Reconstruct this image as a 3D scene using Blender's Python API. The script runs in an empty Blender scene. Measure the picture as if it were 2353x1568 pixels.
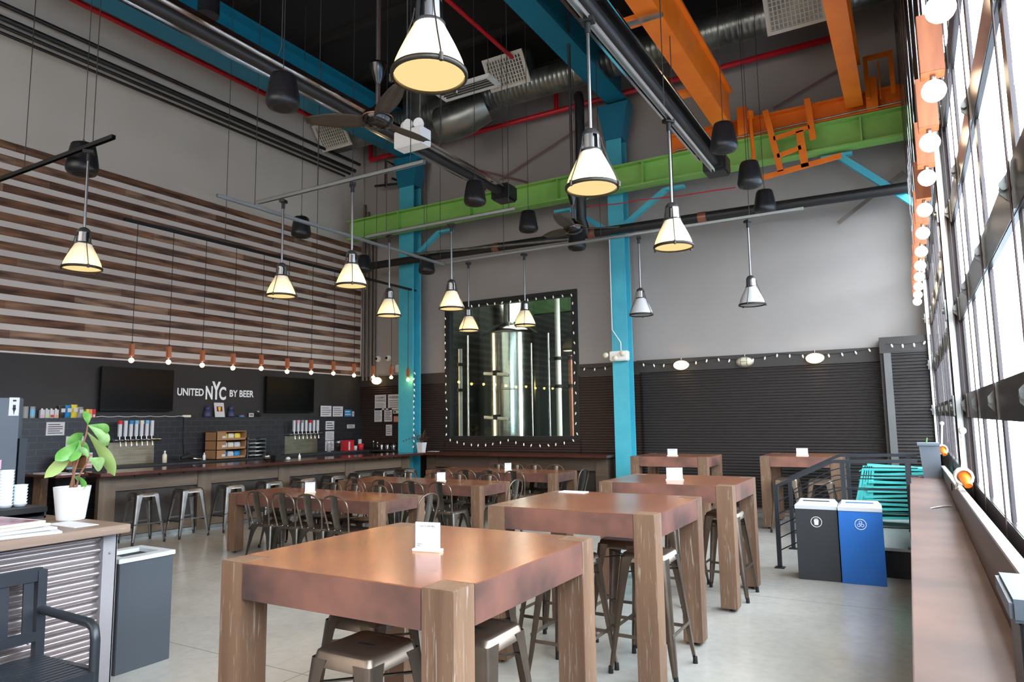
import bpy, bmesh, math, random
from mathutils import Vector, Matrix
RND = random.Random(11)
SC = bpy.context.scene
COL = SC.collection
PI = math.pi
R = math.radians

# ------------------------------------------------------------------ helpers
class MB:
    """collects shapes in world coordinates, builds ONE mesh object relative to origin o"""
    def __init__(s, o=(0, 0, 0)):
        s.v = []; s.f = []; s.sm = []; s.o = Vector(o)
    def add(s, vs, fs, smooth=False):
        b = len(s.v)
        s.v += [Vector(v) for v in vs]
        for f in fs:
            s.f.append([b + i for i in f]); s.sm.append(smooth)
        return s
    def bx(s, x0, x1, y0, y1, z0, z1):
        vs = [(x, y, z) for z in (z0, z1) for y in (y0, y1) for x in (x0, x1)]
        return s.add(vs, [(0, 2, 3, 1), (4, 5, 7, 6), (0, 1, 5, 4), (2, 6, 7, 3), (0, 4, 6, 2), (1, 3, 7, 5)])
    def quad(s, a, b, c, d):
        return s.add([a, b, c, d], [(0, 1, 2, 3)])
    def bar(s, p, q, w, h=None, up=(0, 0, 1)):
        h = h or w; p = Vector(p); q = Vector(q); d = (q - p).normalized(); up = Vector(up)
        if abs(d.dot(up)) > .98: up = Vector((1, 0, 0))
        a = d.cross(up).normalized(); b = a.cross(d).normalized()
        vs = []
        for c in (p, q):
            for i, j in ((-1, -1), (1, -1), (1, 1), (-1, 1)):
                vs.append(c + a * (i * w / 2) + b * (j * h / 2))
        return s.add(vs, [(0, 1, 2, 3), (7, 6, 5, 4), (0, 4, 5, 1), (1, 5, 6, 2), (2, 6, 7, 3), (3, 7, 4, 0)])
    def tube(s, pts, r, n=8, rs=None, closed=False):
        pts = [Vector(p) for p in pts]; m = len(pts); vs = []; fs = []
        prev = None
        for i, p in enumerate(pts):
            if closed: d = pts[(i + 1) % m] - pts[i - 1]
            else: d = pts[min(i + 1, m - 1)] - pts[max(i - 1, 0)]
            d.normalize()
            if prev is None:
                up = Vector((0, 0, 1)) if abs(d.z) < .9 else Vector((1, 0, 0))
                a = d.cross(up).normalized()
            else:
                a = (prev - d * prev.dot(d)).normalized()
            prev = a; b = d.cross(a)
            rr = rs[i] if rs else r
            for k in range(n):
                t = 2 * PI * k / n
                vs.append(p + (a * math.cos(t) + b * math.sin(t)) * rr)
        for i in range(m if closed else m - 1):
            j = (i + 1) % m
            for k in range(n):
                k2 = (k + 1) % n
                fs.append((i * n + k, i * n + k2, j * n + k2, j * n + k))
        s.add(vs, fs, True)
        if not closed:
            s.add(vs[:n], [tuple(range(n))[::-1]]); s.add(vs[-n:], [tuple(range(n))])
        return s
    def cyl(s, p, q, r, n=12, r2=None):
        return s.tube([p, q], r, n, rs=[r, r if r2 is None else r2])
    def lathe(s, prof, c=(0, 0, 0), n=24, axis='z', cap0=False, cap1=False):
        c = Vector(c); vs = []; fs = []
        for r, z in prof:
            for k in range(n):
                t = 2 * PI * k / n
                v = Vector((r * math.cos(t), r * math.sin(t), z))
                if axis == 'x': v = Vector((v.z, v.x, v.y))
                if axis == 'y': v = Vector((v.y, v.z, v.x))
                vs.append(c + v)
        for i in range(len(prof) - 1):
            for k in range(n):
                k2 = (k + 1) % n
                fs.append((i * n + k, i * n + k2, (i + 1) * n + k2, (i + 1) * n + k))
        s.add(vs, fs, True)
        if cap0: s.add(vs[:n], [tuple(range(n))[::-1]])
        if cap1: s.add(vs[-n:], [tuple(range(n))])
        return s
    def ball(s, c, r, n=14, m=8, sz=1.0):
        prof = [(max(1e-4, r * math.sin(PI * i / m)), -r * sz * math.cos(PI * i / m)) for i in range(m + 1)]
        return s.lathe(prof, c, n)
    def prism(s, poly, ext):
        """poly: list of 3D points, ext: extrusion vector"""
        e = Vector(ext); n = len(poly); vs = [Vector(p) for p in poly]; vs += [v + e for v in vs]
        fs = [tuple(range(n))[::-1], tuple(range(n, 2 * n))]
        fs += [(i, (i + 1) % n, n + (i + 1) % n, n + i) for i in range(n)]
        return s.add(vs, fs)
    def sheet(s, rows, smooth=True):
        """rows: list of equal-length point lists"""
        n = len(rows[0]); vs = [p for r in rows for p in r]; fs = []
        for i in range(len(rows) - 1):
            for k in range(n - 1):
                fs.append((i * n + k, i * n + k + 1, (i + 1) * n + k + 1, (i + 1) * n + k))
        return s.add(vs, fs, smooth)
    def build(s, name, m, parent=None, bevel=0, solid=0):
        me = bpy.data.meshes.new(name)
        me.from_pydata([tuple(v - s.o) for v in s.v], [], s.f)
        for p, k in zip(me.polygons, s.sm): p.use_smooth = k
        bm = bmesh.new(); bm.from_mesh(me)
        bmesh.ops.recalc_face_normals(bm, faces=bm.faces)
        if bevel:
            bmesh.ops.remove_doubles(bm, verts=bm.verts, dist=1e-5)
            es = [e for e in bm.edges if len(e.link_faces) == 2 and e.calc_face_angle(0) > .7]
            bmesh.ops.bevel(bm, geom=es, offset=bevel, segments=2, affect='EDGES', clamp_overlap=True)
        if solid:
            bmesh.ops.solidify(bm, geom=bm.faces[:], thickness=solid)
        bm.to_mesh(me); bm.free()
        ms = m if isinstance(m, (list, tuple)) else [m]
        for k in ms: me.materials.append(k)
        o = bpy.data.objects.new(name, me); COL.objects.link(o)
        if parent is not None: o.parent = parent
        else: o.location = s.o
        return o

def thing(name, label, cat, loc=(0, 0, 0), rz=0, group=None):
    o = bpy.data.objects.new(name, None); COL.objects.link(o)
    o.empty_display_size = .1
    o.location = loc; o.rotation_euler = (0, 0, rz)
    o['label'] = label; o['category'] = cat
    if group: o['group'] = group
    return o
def tag(o, label, cat, group=None):
    o['label'] = label; o['category'] = cat
    if group: o['group'] = group
    return o
def struct(o):
    o['kind'] = 'structure'; return o
def dup(root, loc, rz=0, label=None, group=None):
    r = root.copy(); COL.objects.link(r); r.location = loc; r.rotation_euler = (0, 0, rz)
    if label: r['label'] = label
    if group: r['group'] = group
    for ch in list(root.children):
        c = ch.copy(); COL.objects.link(c); c.parent = r
        for g in list(ch.children):
            d = g.copy(); COL.objects.link(d); d.parent = c
    return r
def text(name, body, m, parent, loc, rot, height=None, width=None, ext=.002, bold=0, origin=(0, 0, 0), sx=1.0):
    cu = bpy.data.curves.new(name, 'FONT'); cu.body = body; cu.size = 1; cu.extrude = 0; cu.offset = bold
    cu.align_x = 'LEFT'
    t = bpy.data.objects.new(name + 'src', cu); COL.objects.link(t)
    bpy.context.view_layer.update()
    dg = bpy.context.evaluated_depsgraph_get()
    me = bpy.data.meshes.new_from_object(t.evaluated_get(dg))
    bpy.data.objects.remove(t); bpy.data.curves.remove(cu)
    xs = [v.co.x for v in me.vertices]; ys = [v.co.y for v in me.vertices]
    w = max(xs) - min(xs); h = max(ys) - min(ys)
    ky = (height / h) if height else width / w
    kx = (width / w) if width else ky * sx
    x0 = min(xs); y0 = min(ys)
    for v in me.vertices:
        v.co = Vector(((v.co.x - x0) * kx, (v.co.y - y0) * ky, 0))
    me.name = name
    M = Matrix.Translation(Vector(loc) - Vector(origin)) @ rot
    me.transform(M)
    me.materials.clear(); me.materials.append(m)
    o = bpy.data.objects.new(name, me); COL.objects.link(o)
    if parent is not None: o.parent = parent
    return o
ROT_L = Matrix(((0, 0, 1, 0), (1, 0, 0, 0), (0, 1, 0, 0), (0, 0, 0, 1)))     # text on a wall facing +x
ROT_B = Matrix(((1, 0, 0, 0), (0, 0, -1, 0), (0, 1, 0, 0), (0, 0, 0, 1)))    # text on a wall facing -y

# ---------------------------------------------------------------- materials
def hexc(r, g, b):
    f = lambda c: (c / 255 / 12.92) if c / 255 <= .04045 else ((c / 255 + .055) / 1.055) ** 2.4
    return (f(r), f(g), f(b), 1)
def mat(name, col, rough=.5, metal=0, emit=None, es=0, col2=None, sc=4, stretch=(1, 1, 1), lo=.35, hi=.65, bump=0, bsc=None, det=5, rvar=0, spec=.5, coat=0):
    m = bpy.data.materials.new(name); m.use_nodes = True
    nt = m.node_tree; N = nt.nodes; L = nt.links; b = N['Principled BSDF']
    b.inputs['Base Color'].default_value = hexc(*col); b.inputs['Roughness'].default_value = rough
    b.inputs['Metallic'].default_value = metal; b.inputs['Specular IOR Level'].default_value = spec
    if coat: b.inputs['Coat Weight'].default_value = coat; b.inputs['Coat Roughness'].default_value = .12
    if emit: b.inputs['Emission Color'].default_value = hexc(*emit); b.inputs['Emission Strength'].default_value = es
    if col2 or bump or rvar:
        tc = N.new('ShaderNodeTexCoord'); mp = N.new('ShaderNodeMapping'); mp.inputs['Scale'].default_value = stretch
        L.new(tc.outputs['Object'], mp.inputs['Vector'])
        nz = N.new('ShaderNodeTexNoise'); nz.inputs['Scale'].default_value = sc; nz.inputs['Detail'].default_value = det
        L.new(mp.outputs['Vector'], nz.inputs['Vector'])
        if col2:
            cr = N.new('ShaderNodeValToRGB')
            cr.color_ramp.elements[0].position = lo; cr.color_ramp.elements[0].color = hexc(*col)
            cr.color_ramp.elements[1].position = hi; cr.color_ramp.elements[1].color = hexc(*col2)
            L.new(nz.outputs['Fac'], cr.inputs['Fac']); L.new(cr.outputs['Color'], b.inputs['Base Color'])
        if rvar:
            mr = N.new('ShaderNodeMapRange'); mr.inputs['To Min'].default_value = rough - rvar; mr.inputs['To Max'].default_value = rough + rvar
            mr.inputs['From Min'].default_value = .1; mr.inputs['From Max'].default_value = .9
            L.new(nz.outputs['Fac'], mr.inputs['Value']); L.new(mr.outputs['Result'], b.inputs['Roughness'])
        if bump:
            nb = nz
            if bsc:
                nb = N.new('ShaderNodeTexNoise'); nb.inputs['Scale'].default_value = bsc; nb.inputs['Detail'].default_value = 4
                L.new(mp.outputs['Vector'], nb.inputs['Vector'])
            bp = N.new('ShaderNodeBump'); bp.inputs['Strength'].default_value = bump; bp.inputs['Distance'].default_value = .02
            L.new(nb.outputs['Fac'], bp.inputs['Height']); L.new(bp.outputs['Normal'], b.inputs['Normal'])
    return m
def emis(name, col, s):
    m = bpy.data.materials.new(name); m.use_nodes = True; nt = m.node_tree; nt.nodes.clear()
    e = nt.nodes.new('ShaderNodeEmission'); o = nt.nodes.new('ShaderNodeOutputMaterial')
    e.inputs['Color'].default_value = hexc(*col); e.inputs['Strength'].default_value = s
    nt.links.new(e.outputs[0], o.inputs[0]); return m
def glassy(name, tint=(235, 240, 240), refl=.07, rough=0.0, fres=True, mx_=.22):
    m = bpy.data.materials.new(name); m.use_nodes = True; nt = m.node_tree; N = nt.nodes; L = nt.links; N.clear()
    o = N.new('ShaderNodeOutputMaterial'); mx = N.new('ShaderNodeMixShader')
    t = N.new('ShaderNodeBsdfTransparent'); t.inputs['Color'].default_value = hexc(*tint)
    g = N.new('ShaderNodeBsdfGlossy'); g.inputs['Roughness'].default_value = rough
    if fres:
        lw = N.new('ShaderNodeLayerWeight'); lw.inputs['Blend'].default_value = .25
        mr = N.new('ShaderNodeMapRange'); mr.inputs['To Min'].default_value = refl; mr.inputs['To Max'].default_value = mx_
        L.new(lw.outputs['Fresnel'], mr.inputs['Value']); L.new(mr.outputs['Result'], mx.inputs['Fac'])
    else: mx.inputs['Fac'].default_value = refl
    L.new(t.outputs[0], mx.inputs[1]); L.new(g.outputs[0], mx.inputs[2]); L.new(mx.outputs[0], o.inputs[0])
    return m

M = {}
M['wall'] = mat('grey_wall_paint', (190, 181, 171), .85, col2=(197, 188, 178), sc=.7, bump=.06, bsc=60)
M['wall_back'] = mat('grey_block_paint', (152, 144, 139), .8, col2=(160, 152, 147), sc=.5, bump=.08, bsc=40)
M['slat_back'] = mat('pale_backing_panel', (206, 196, 188), .7)
M['ceiling'] = mat('black_deck', (16, 13, 12), .9)
M['joist'] = mat('black_joist', (22, 17, 14), .8)
M['black_wall'] = mat('black_wall_paint', (38, 35, 34), .6, col2=(44, 41, 40), sc=2)
M['white_trim'] = mat('white_trim', (215, 210, 205), .5)
M['teal'] = mat('teal_steel', (66, 170, 190), .42, col2=(78, 180, 198), sc=3)
M['teal_beam'] = mat('teal_beam', (16, 108, 134), .45)
M['green'] = mat('green_steel', (124, 176, 80), .45, col2=(136, 186, 92), sc=2.5)
M['orange'] = mat('orange_steel', (236, 120, 22), .4, col2=(226, 108, 18), sc=3)
M['red_pipe'] = mat('red_pipe', (190, 22, 34), .4)
M['rust'] = mat('faded_red_rod', (128, 92, 92), .7)
M['black_pipe'] = mat('black_pipe', (30, 30, 31), .45)
M['copper_band'] = mat('copper_coupling', (150, 100, 80), .4, .5)
M['galv'] = mat('galvanised_steel', (160, 163, 162), .38, .9, col2=(130, 134, 133), sc=6, rvar=.1)
M['strut'] = mat('strut_channel', (158, 161, 158), .45, .6)
M['strut_dark'] = mat('dark_strut_channel', (34, 35, 36), .45, .3)
M['duct'] = mat('spiral_duct', (150, 152, 148), .33, .85, col2=(112, 116, 112), sc=3)
M['cable'] = mat('steel_cable', (70, 70, 70), .5, .5)
M['cord'] = mat('black_cord', (20, 19, 18), .6)
M['speaker'] = mat('speaker_black', (24, 24, 26), .38, col2=(30, 30, 33), sc=30)
M['fan'] = mat('fan_black_gloss', (14, 13, 13), .15, spec=.6)
M['blade'] = mat('fan_blade_bronze', (66, 56, 48), .4)
M['chrome'] = mat('chrome', (215, 215, 218), .12, 1)
M['lamp_metal'] = mat('lamp_cap_aluminium', (140, 138, 138), .28, .9)
M['lamp_rod'] = mat('lamp_rod_steel', (120, 120, 122), .3, .9)
M['rim'] = mat('lamp_rim_dark', (62, 56, 50), .4, .6)
M['white_plastic'] = mat('white_plastic', (232, 230, 226), .4)
M['grille'] = mat('grille_cream', (205, 198, 184), .5)
M['grille_dark'] = mat('grille_recess', (58, 54, 50), .7)
M['heater'] = mat('heater_dark_tube', (44, 40, 39), .45, .3)
M['heater_refl'] = mat('heater_reflector', (205, 205, 206), .16, 1)
M['stainless'] = mat('stainless_tank', (205, 205, 200), .16, 1, rvar=.05, sc=3)
M['steel_plate'] = mat('brushed_backsplash', (190, 176, 152), .28, .85, col2=(168, 152, 128), sc=3, stretch=(1, 1, 8))
M['copper'] = mat('copper_top', (186, 120, 90), .225, .5, col2=(132, 90, 70), sc=1.6, lo=.3, hi=.72, rvar=.035, det=2.5)
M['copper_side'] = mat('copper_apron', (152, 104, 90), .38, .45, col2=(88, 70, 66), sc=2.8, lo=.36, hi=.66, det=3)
M['bar_copper'] = mat('bar_top_copper', (104, 60, 48), .16, .45, col2=(82, 50, 42), sc=1.5, rvar=.05)
M['ledge'] = mat('ledge_copper', (150, 118, 106), .38, .3, col2=(108, 90, 86), sc=2.2, lo=.3, hi=.8, rvar=.07, det=5)
M['gun'] = mat('gunmetal_lacquer', (124, 109, 97), .33, .82, col2=(108, 95, 84), sc=6, det=2)
M['chair'] = mat('dark_gunmetal', (122, 116, 108), .32, .9, col2=(100, 95, 88), sc=8)
M['silver'] = mat('silver_grey_metal', (122, 116, 112), .3, .88, col2=(104, 99, 95), sc=6, det=2)
M['rubber'] = mat('black_rubber', (22, 21, 20), .7)
M['dark_metal'] = mat('dark_grey_powdercoat', (46, 49, 54), .42, .2)
M['bench'] = mat('bench_black_metal', (44, 47, 53), .35, .2)
M['rail'] = mat('railing_charcoal', (44, 47, 53), .4, .3)
M['bin_black'] = mat('bin_charcoal', (44, 46, 50), .45)
M['bin_blue'] = mat('bin_blue', (30, 104, 188), .4, col2=(26, 96, 176), sc=1)
M['bin_lid'] = mat('bin_lid_grey', (190, 193, 196), .4)
M['teal_furn'] = mat('teal_furniture', (84, 216, 212), .5)
M['corr'] = mat('corrugated_charcoal', (56, 51, 50), .36, .25)
M['corr_brown'] = mat('corrugated_brown', (62, 50, 46), .36, .25)
M['corr_head'] = mat('dark_header_board', (54, 48, 45), .6)
M['corr_galv'] = mat('corrugated_grey', (158, 148, 148), .26, .75)
M['post_grey'] = mat('grey_corner_post', (136, 130, 132), .5)
M['platform'] = mat('platform_grey', (170, 174, 172), .6)
M['black_face'] = mat('platform_black', (34, 33, 34), .6)
M['frame'] = mat('window_frame_dark', (52, 46, 44), .28, .4)
M['frame_ext'] = mat('window_mullion_bronze', (64, 56, 58), .3, .4)
M['track'] = mat('door_track_galvanised', (190, 188, 184), .3, .75)
M['glass'] = glassy('window_glass', (236, 242, 246), .05)
M['glass_brew'] = glassy('brewery_glass', (226, 232, 228), .03, mx_=.1)
M['clear'] = glassy('clear_glass', (222, 226, 230), .16, .05)
M['acrylic'] = mat('white_acrylic', (206, 206, 212), .35)
M['paper'] = mat('white_paper', (206, 203, 204), .7)
M['ink'] = mat('black_ink', (40, 38, 40), .7)
M['ink_grey'] = mat('grey_ink', (120, 116, 118), .7)
M['cardboard'] = mat('cardboard', (158, 116, 80), .8)
M['tv'] = mat('tv_black', (8, 8, 9), .4, spec=.2)
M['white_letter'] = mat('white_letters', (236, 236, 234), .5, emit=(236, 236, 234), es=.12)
M['pot'] = mat('white_ceramic', (212, 210, 210), .35)
M['soil'] = mat('dark_soil', (44, 34, 26), .9)
M['leaf'] = mat('green_leaf', (70, 138, 52), .35, col2=(120, 176, 88), sc=14, lo=.3, hi=.8)
M['leaf_pale'] = mat('pale_leaf', (160, 196, 138), .35, col2=(110, 160, 84), sc=14)
M['leaf_dark'] = mat('dark_leaf', (34, 46, 32), .5)
M['stem'] = mat('brown_stem', (130, 88, 64), .7)
M['rope'] = mat('white_rope', (216, 208, 196), .8, bump=.4, sc=90)
M['orange_plastic'] = mat('orange_plastic', (230, 116, 30), .4)
M['pvc'] = mat('white_pvc', (222, 222, 214), .4)
M['brew_dark'] = mat('brewery_dark', (66, 74, 74), .7, col2=(84, 90, 88), sc=1)
M['conduit'] = mat('conduit_grey', (112, 102, 94), .5, .3)
M['pavement'] = mat('pavement', (140, 143, 148), .8)
M['facade'] = mat('pale_facade', (120, 134, 150), .8, col2=(108, 124, 142), sc=.6)
M['facade_win'] = mat('facade_window', (150, 170, 190), .2)
M['bulb'] = emis('warm_bulb', (255, 190, 104), 60)
M['bulb_win'] = emis('window_bulb', (255, 226, 190), 12)
M['bulkhead_on'] = emis('bulkhead_lit', (255, 218, 150), 9)
M['bulkhead_off'] = mat('bulkhead_frosted', (200, 190, 160), .4)
M['xmas'] = mat('frosted_mini_bulb', (220, 216, 206), .3, emit=(255, 240, 215), es=.25)
M['cedar'] = mat('cedar_block', (170, 98, 58), .55, col2=(148, 82, 48), sc=6, stretch=(3, 3, .6))
for nm, c in (('yellow', (232, 204, 60)), ('blue', (40, 130, 186)), ('red', (196, 36, 44)), ('orange_p', (236, 150, 90)), ('pink', (228, 160, 190)),
              ('navy', (50, 54, 92)), ('grey_p', (150, 148, 146)), ('lime', (176, 220, 110)), ('cream', (226, 214, 190)), ('bag_black', (60, 56, 54)), ('sky', (120, 180, 214)), ('peach', (206, 134, 112)), ('bottle', (24, 34, 26))):
    M[nm] = mat(nm + '_print', c, .5)

def wood(name, c1, c2, c3, axis='z', rough=.5, sc=9, streak=.6):
    """oak-like grain stretched along one axis, with pale open-grain streaks"""
    m = bpy.data.materials.new(name); m.use_nodes = True; nt = m.node_tree; N = nt.nodes; L = nt.links; b = N['Principled BSDF']
    b.inputs['Roughness'].default_value = rough
    tc = N.new('ShaderNodeTexCoord'); mp = N.new('ShaderNodeMapping')
    s = {'x': (.06, 1, 1), 'y': (1, .06, 1), 'z': (1, 1, .06)}[axis]; mp.inputs['Scale'].default_value = s
    L.new(tc.outputs['Object'], mp.inputs['Vector'])
    n1 = N.new('ShaderNodeTexNoise'); n1.inputs['Scale'].default_value = sc; n1.inputs['Detail'].default_value = 6; n1.inputs['Distortion'].default_value = .6
    n2 = N.new('ShaderNodeTexNoise'); n2.inputs['Scale'].default_value = sc * 9; n2.inputs['Detail'].default_value = 3; n2.inputs['Distortion'].default_value = 1.2
    L.new(mp.outputs['Vector'], n1.inputs['Vector']); L.new(mp.outputs['Vector'], n2.inputs['Vector'])
    r1 = N.new('ShaderNodeValToRGB'); r1.color_ramp.elements[0].position = .3; r1.color_ramp.elements[1].position = .7
    r1.color_ramp.elements[0].color = hexc(*c1); r1.color_ramp.elements[1].color = hexc(*c2)
    L.new(n1.outputs['Fac'], r1.inputs['Fac'])
    r2 = N.new('ShaderNodeValToRGB'); r2.color_ramp.elements[0].position = streak; r2.color_ramp.elements[1].position = streak + .16
    r2.color_ramp.elements[0].color = (0, 0, 0, 1); r2.color_ramp.elements[1].color = (.5, .5, .5, 1)
    L.new(n2.outputs['Fac'], r2.inputs['Fac'])
    mx = N.new('ShaderNodeMix'); mx.data_type = 'RGBA'
    L.new(r2.outputs['Color'], mx.inputs[0]); L.new(r1.outputs['Color'], mx.inputs[6]); mx.inputs[7].default_value = hexc(*c3)
    L.new(mx.outputs[2], b.inputs['Base Color'])
    return m
M['oak'] = wood('oak_leg', (98, 70, 52), (124, 94, 72), (196, 188, 176), 'z', .5)
M['oak_post'] = wood('oak_bar_post', (88, 72, 56), (112, 92, 74), (140, 124, 106), 'z', .5)
M['oak_h'] = wood('oak_panel', (92, 74, 58), (122, 100, 80), (150, 132, 112), 'y', .55)
M['oak_hx'] = wood('oak_rail_panel', (74, 58, 48), (96, 78, 64), (110, 94, 78), 'x', .55)
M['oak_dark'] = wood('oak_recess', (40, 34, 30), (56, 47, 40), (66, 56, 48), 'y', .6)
M['counter_wood'] = wood('counter_top_wood', (104, 82, 68), (136, 112, 96), (168, 148, 134), 'y', .5)

def barnwood():
    m = bpy.data.materials.new('barn_board'); m.use_nodes = True; nt = m.node_tree; N = nt.nodes; L = nt.links; b = N['Principled BSDF']
    b.inputs['Roughness'].default_value = .75
    g = N.new('ShaderNodeNewGeometry')
    cr = N.new('ShaderNodeValToRGB'); e = cr.color_ramp.elements
    e[0].position = 0; e[0].color = hexc(92, 64, 46); e[1].position = 1; e[1].color = hexc(164, 136, 114)
    for p, c in ((.25, (126, 92, 68)), (.5, (138, 106, 82)), (.75, (128, 104, 88))):
        k = e.new(p); k.color = hexc(*c)
    L.new(g.outputs['Random Per Island'], cr.inputs['Fac'])
    tc = N.new('ShaderNodeTexCoord'); mp = N.new('ShaderNodeMapping'); mp.inputs['Scale'].default_value = (1, .35, 3)
    L.new(tc.outputs['Object'], mp.inputs['Vector'])
    nz = N.new('ShaderNodeTexNoise'); nz.inputs['Scale'].default_value = 5; nz.inputs['Detail'].default_value = 8
    L.new(mp.outputs['Vector'], nz.inputs['Vector'])
    r2 = N.new('ShaderNodeValToRGB'); r2.color_ramp.elements[0].position = .36; r2.color_ramp.elements[0].color = hexc(150, 140, 140)
    r2.color_ramp.elements[1].position = .68; r2.color_ramp.elements[1].color = (1.25, 1.1, 1, 1)
    L.new(nz.outputs['Fac'], r2.inputs['Fac'])
    mx = N.new('ShaderNodeMix'); mx.data_type = 'RGBA'; mx.blend_type = 'MULTIPLY'; mx.inputs[0].default_value = 1
    L.new(cr.outputs['Color'], mx.inputs[6]); L.new(r2.outputs['Color'], mx.inputs[7]); L.new(mx.outputs[2], b.inputs['Base Color'])
    return m
M['barn'] = barnwood()

def tile():
    m = bpy.data.materials.new('black_subway_tile'); m.use_nodes = True; nt = m.node_tree; N = nt.nodes; L = nt.links; b = N['Principled BSDF']
    tc = N.new('ShaderNodeTexCoord'); sp = N.new('ShaderNodeSeparateXYZ'); cb = N.new('ShaderNodeCombineXYZ')
    L.new(tc.outputs['Object'], sp.inputs[0]); L.new(sp.outputs['Y'], cb.inputs['X']); L.new(sp.outputs['Z'], cb.inputs['Y'])
    br = N.new('ShaderNodeTexBrick'); L.new(cb.outputs[0], br.inputs['Vector'])
    br.inputs['Scale'].default_value = 1; br.inputs['Brick Width'].default_value = .21; br.inputs['Row Height'].default_value = .1
    br.inputs['Mortar Size'].default_value = .004; br.inputs['Color1'].default_value = hexc(34, 34, 38); br.inputs['Color2'].default_value = hexc(42, 41, 45); br.inputs['Mortar'].default_value = hexc(66, 64, 66)
    L.new(br.outputs['Color'], b.inputs['Base Color']); b.inputs['Roughness'].default_value = .35
    return m
M['tile'] = tile()

def concrete():
    m = bpy.data.materials.new('polished_concrete'); m.use_nodes = True; nt = m.node_tree; N = nt.nodes; L = nt.links; b = N['Principled BSDF']
    tc = N.new('ShaderNodeTexCoord')
    n1 = N.new('ShaderNodeTexNoise'); n1.inputs['Scale'].default_value = .6; n1.inputs['Detail'].default_value = 3.5; n1.inputs['Roughness'].default_value = .55
    n2 = N.new('ShaderNodeTexNoise'); n2.inputs['Scale'].default_value = 14; n2.inputs['Detail'].default_value = 6
    L.new(tc.outputs['Object'], n1.inputs['Vector']); L.new(tc.outputs['Object'], n2.inputs['Vector'])
    cr = N.new('ShaderNodeValToRGB'); cr.color_ramp.elements[0].position = .2; cr.color_ramp.elements[0].color = hexc(146, 142, 135)
    cr.color_ramp.elements[1].position = .8; cr.color_ramp.elements[1].color = hexc(190, 185, 177)
    L.new(n1.outputs['Fac'], cr.inputs['Fac'])
    r2 = N.new('ShaderNodeValToRGB'); r2.color_ramp.elements[0].position = .3; r2.color_ramp.elements[0].color = (.86, .86, .86, 1); r2.color_ramp.elements[1].position = .6; r2.color_ramp.elements[1].color = (1, 1, 1, 1)
    L.new(n2.outputs['Fac'], r2.inputs['Fac'])
    mx = N.new('ShaderNodeMix'); mx.data_type = 'RGBA'; mx.blend_type = 'MULTIPLY'; mx.inputs[0].default_value = .7
    L.new(cr.outputs['Color'], mx.inputs[6]); L.new(r2.outputs['Color'], mx.inputs[7])
    # saw-cut control joints every 4 m
    br = N.new('ShaderNodeTexBrick'); br.offset = 0; br.inputs['Scale'].default_value = 1; br.inputs['Brick Width'].default_value = 3.6; br.inputs['Row Height'].default_value = 3.4
    br.inputs['Mortar Size'].default_value = .005; br.inputs['Color1'].default_value = (1, 1, 1, 1); br.inputs['Color2'].default_value = (1, 1, 1, 1); br.inputs['Mortar'].default_value = (.45, .43, .4, 1)
    L.new(tc.outputs['Object'], br.inputs['Vector'])
    m2 = N.new('ShaderNodeMix'); m2.data_type = 'RGBA'; m2.blend_type = 'MULTIPLY'; m2.inputs[0].default_value = .8
    L.new(mx.outputs[2], m2.inputs[6]); L.new(br.outputs['Color'], m2.inputs[7]); L.new(m2.outputs[2], b.inputs['Base Color'])
    mr = N.new('ShaderNodeMapRange'); mr.inputs['From Min'].default_value = .1; mr.inputs['From Max'].default_value = .9; mr.inputs['To Min'].default_value = .19; mr.inputs['To Max'].default_value = .262
    L.new(n1.outputs['Fac'], mr.inputs['Value']); L.new(mr.outputs['Result'], b.inputs['Roughness'])
    return m
M['floor'] = concrete()

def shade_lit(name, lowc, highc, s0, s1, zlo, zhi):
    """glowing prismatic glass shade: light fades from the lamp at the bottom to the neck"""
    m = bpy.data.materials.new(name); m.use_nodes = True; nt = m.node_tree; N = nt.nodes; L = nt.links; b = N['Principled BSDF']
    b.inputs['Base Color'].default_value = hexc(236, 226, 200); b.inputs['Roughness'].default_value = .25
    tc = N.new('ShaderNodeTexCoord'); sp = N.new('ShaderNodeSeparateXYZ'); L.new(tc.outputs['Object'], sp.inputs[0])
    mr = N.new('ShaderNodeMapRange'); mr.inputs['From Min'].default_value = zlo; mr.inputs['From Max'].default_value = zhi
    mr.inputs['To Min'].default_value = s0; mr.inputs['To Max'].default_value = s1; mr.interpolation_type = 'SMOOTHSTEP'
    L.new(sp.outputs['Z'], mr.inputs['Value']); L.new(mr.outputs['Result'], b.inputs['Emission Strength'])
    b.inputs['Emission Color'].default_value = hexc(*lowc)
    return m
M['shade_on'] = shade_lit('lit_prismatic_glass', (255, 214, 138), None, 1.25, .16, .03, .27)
M['lens_on'] = emis('lit_lamp_lens', (255, 226, 158), 1.0)
M['shade_off'] = mat('unlit_prismatic_glass', (196, 194, 192), .3, spec=.6)
M['lens_off'] = mat('unlit_lamp_lens', (170, 168, 164), .3)

# ------------------------------------------------------------------- camera
cam = bpy.data.cameras.new('camera'); co = bpy.data.objects.new('camera', cam); COL.objects.link(co)
yaw, pit, rol = .52447, .1130, -.013953
fwd = Vector((-math.sin(yaw) * math.cos(pit), math.cos(yaw) * math.cos(pit), math.sin(pit)))
r0 = Vector((math.cos(yaw), math.sin(yaw), 0)); u0 = r0.cross(fwd)
c_, s_ = math.cos(rol), math.sin(rol)
rr = r0 * c_ + u0 * s_; uu = u0 * c_ - r0 * s_
co.matrix_world = Matrix(((rr.x, uu.x, -fwd.x, 0), (rr.y, uu.y, -fwd.y, 0), (rr.z, uu.z, -fwd.z, 1.65), (0, 0, 0, 1)))
cam.sensor_width = 36; cam.sensor_fit = 'HORIZONTAL'; cam.lens = 1580.5 / 2353 * 36; cam.clip_end = 200; cam.clip_start = .02
SC.camera = co

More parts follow.
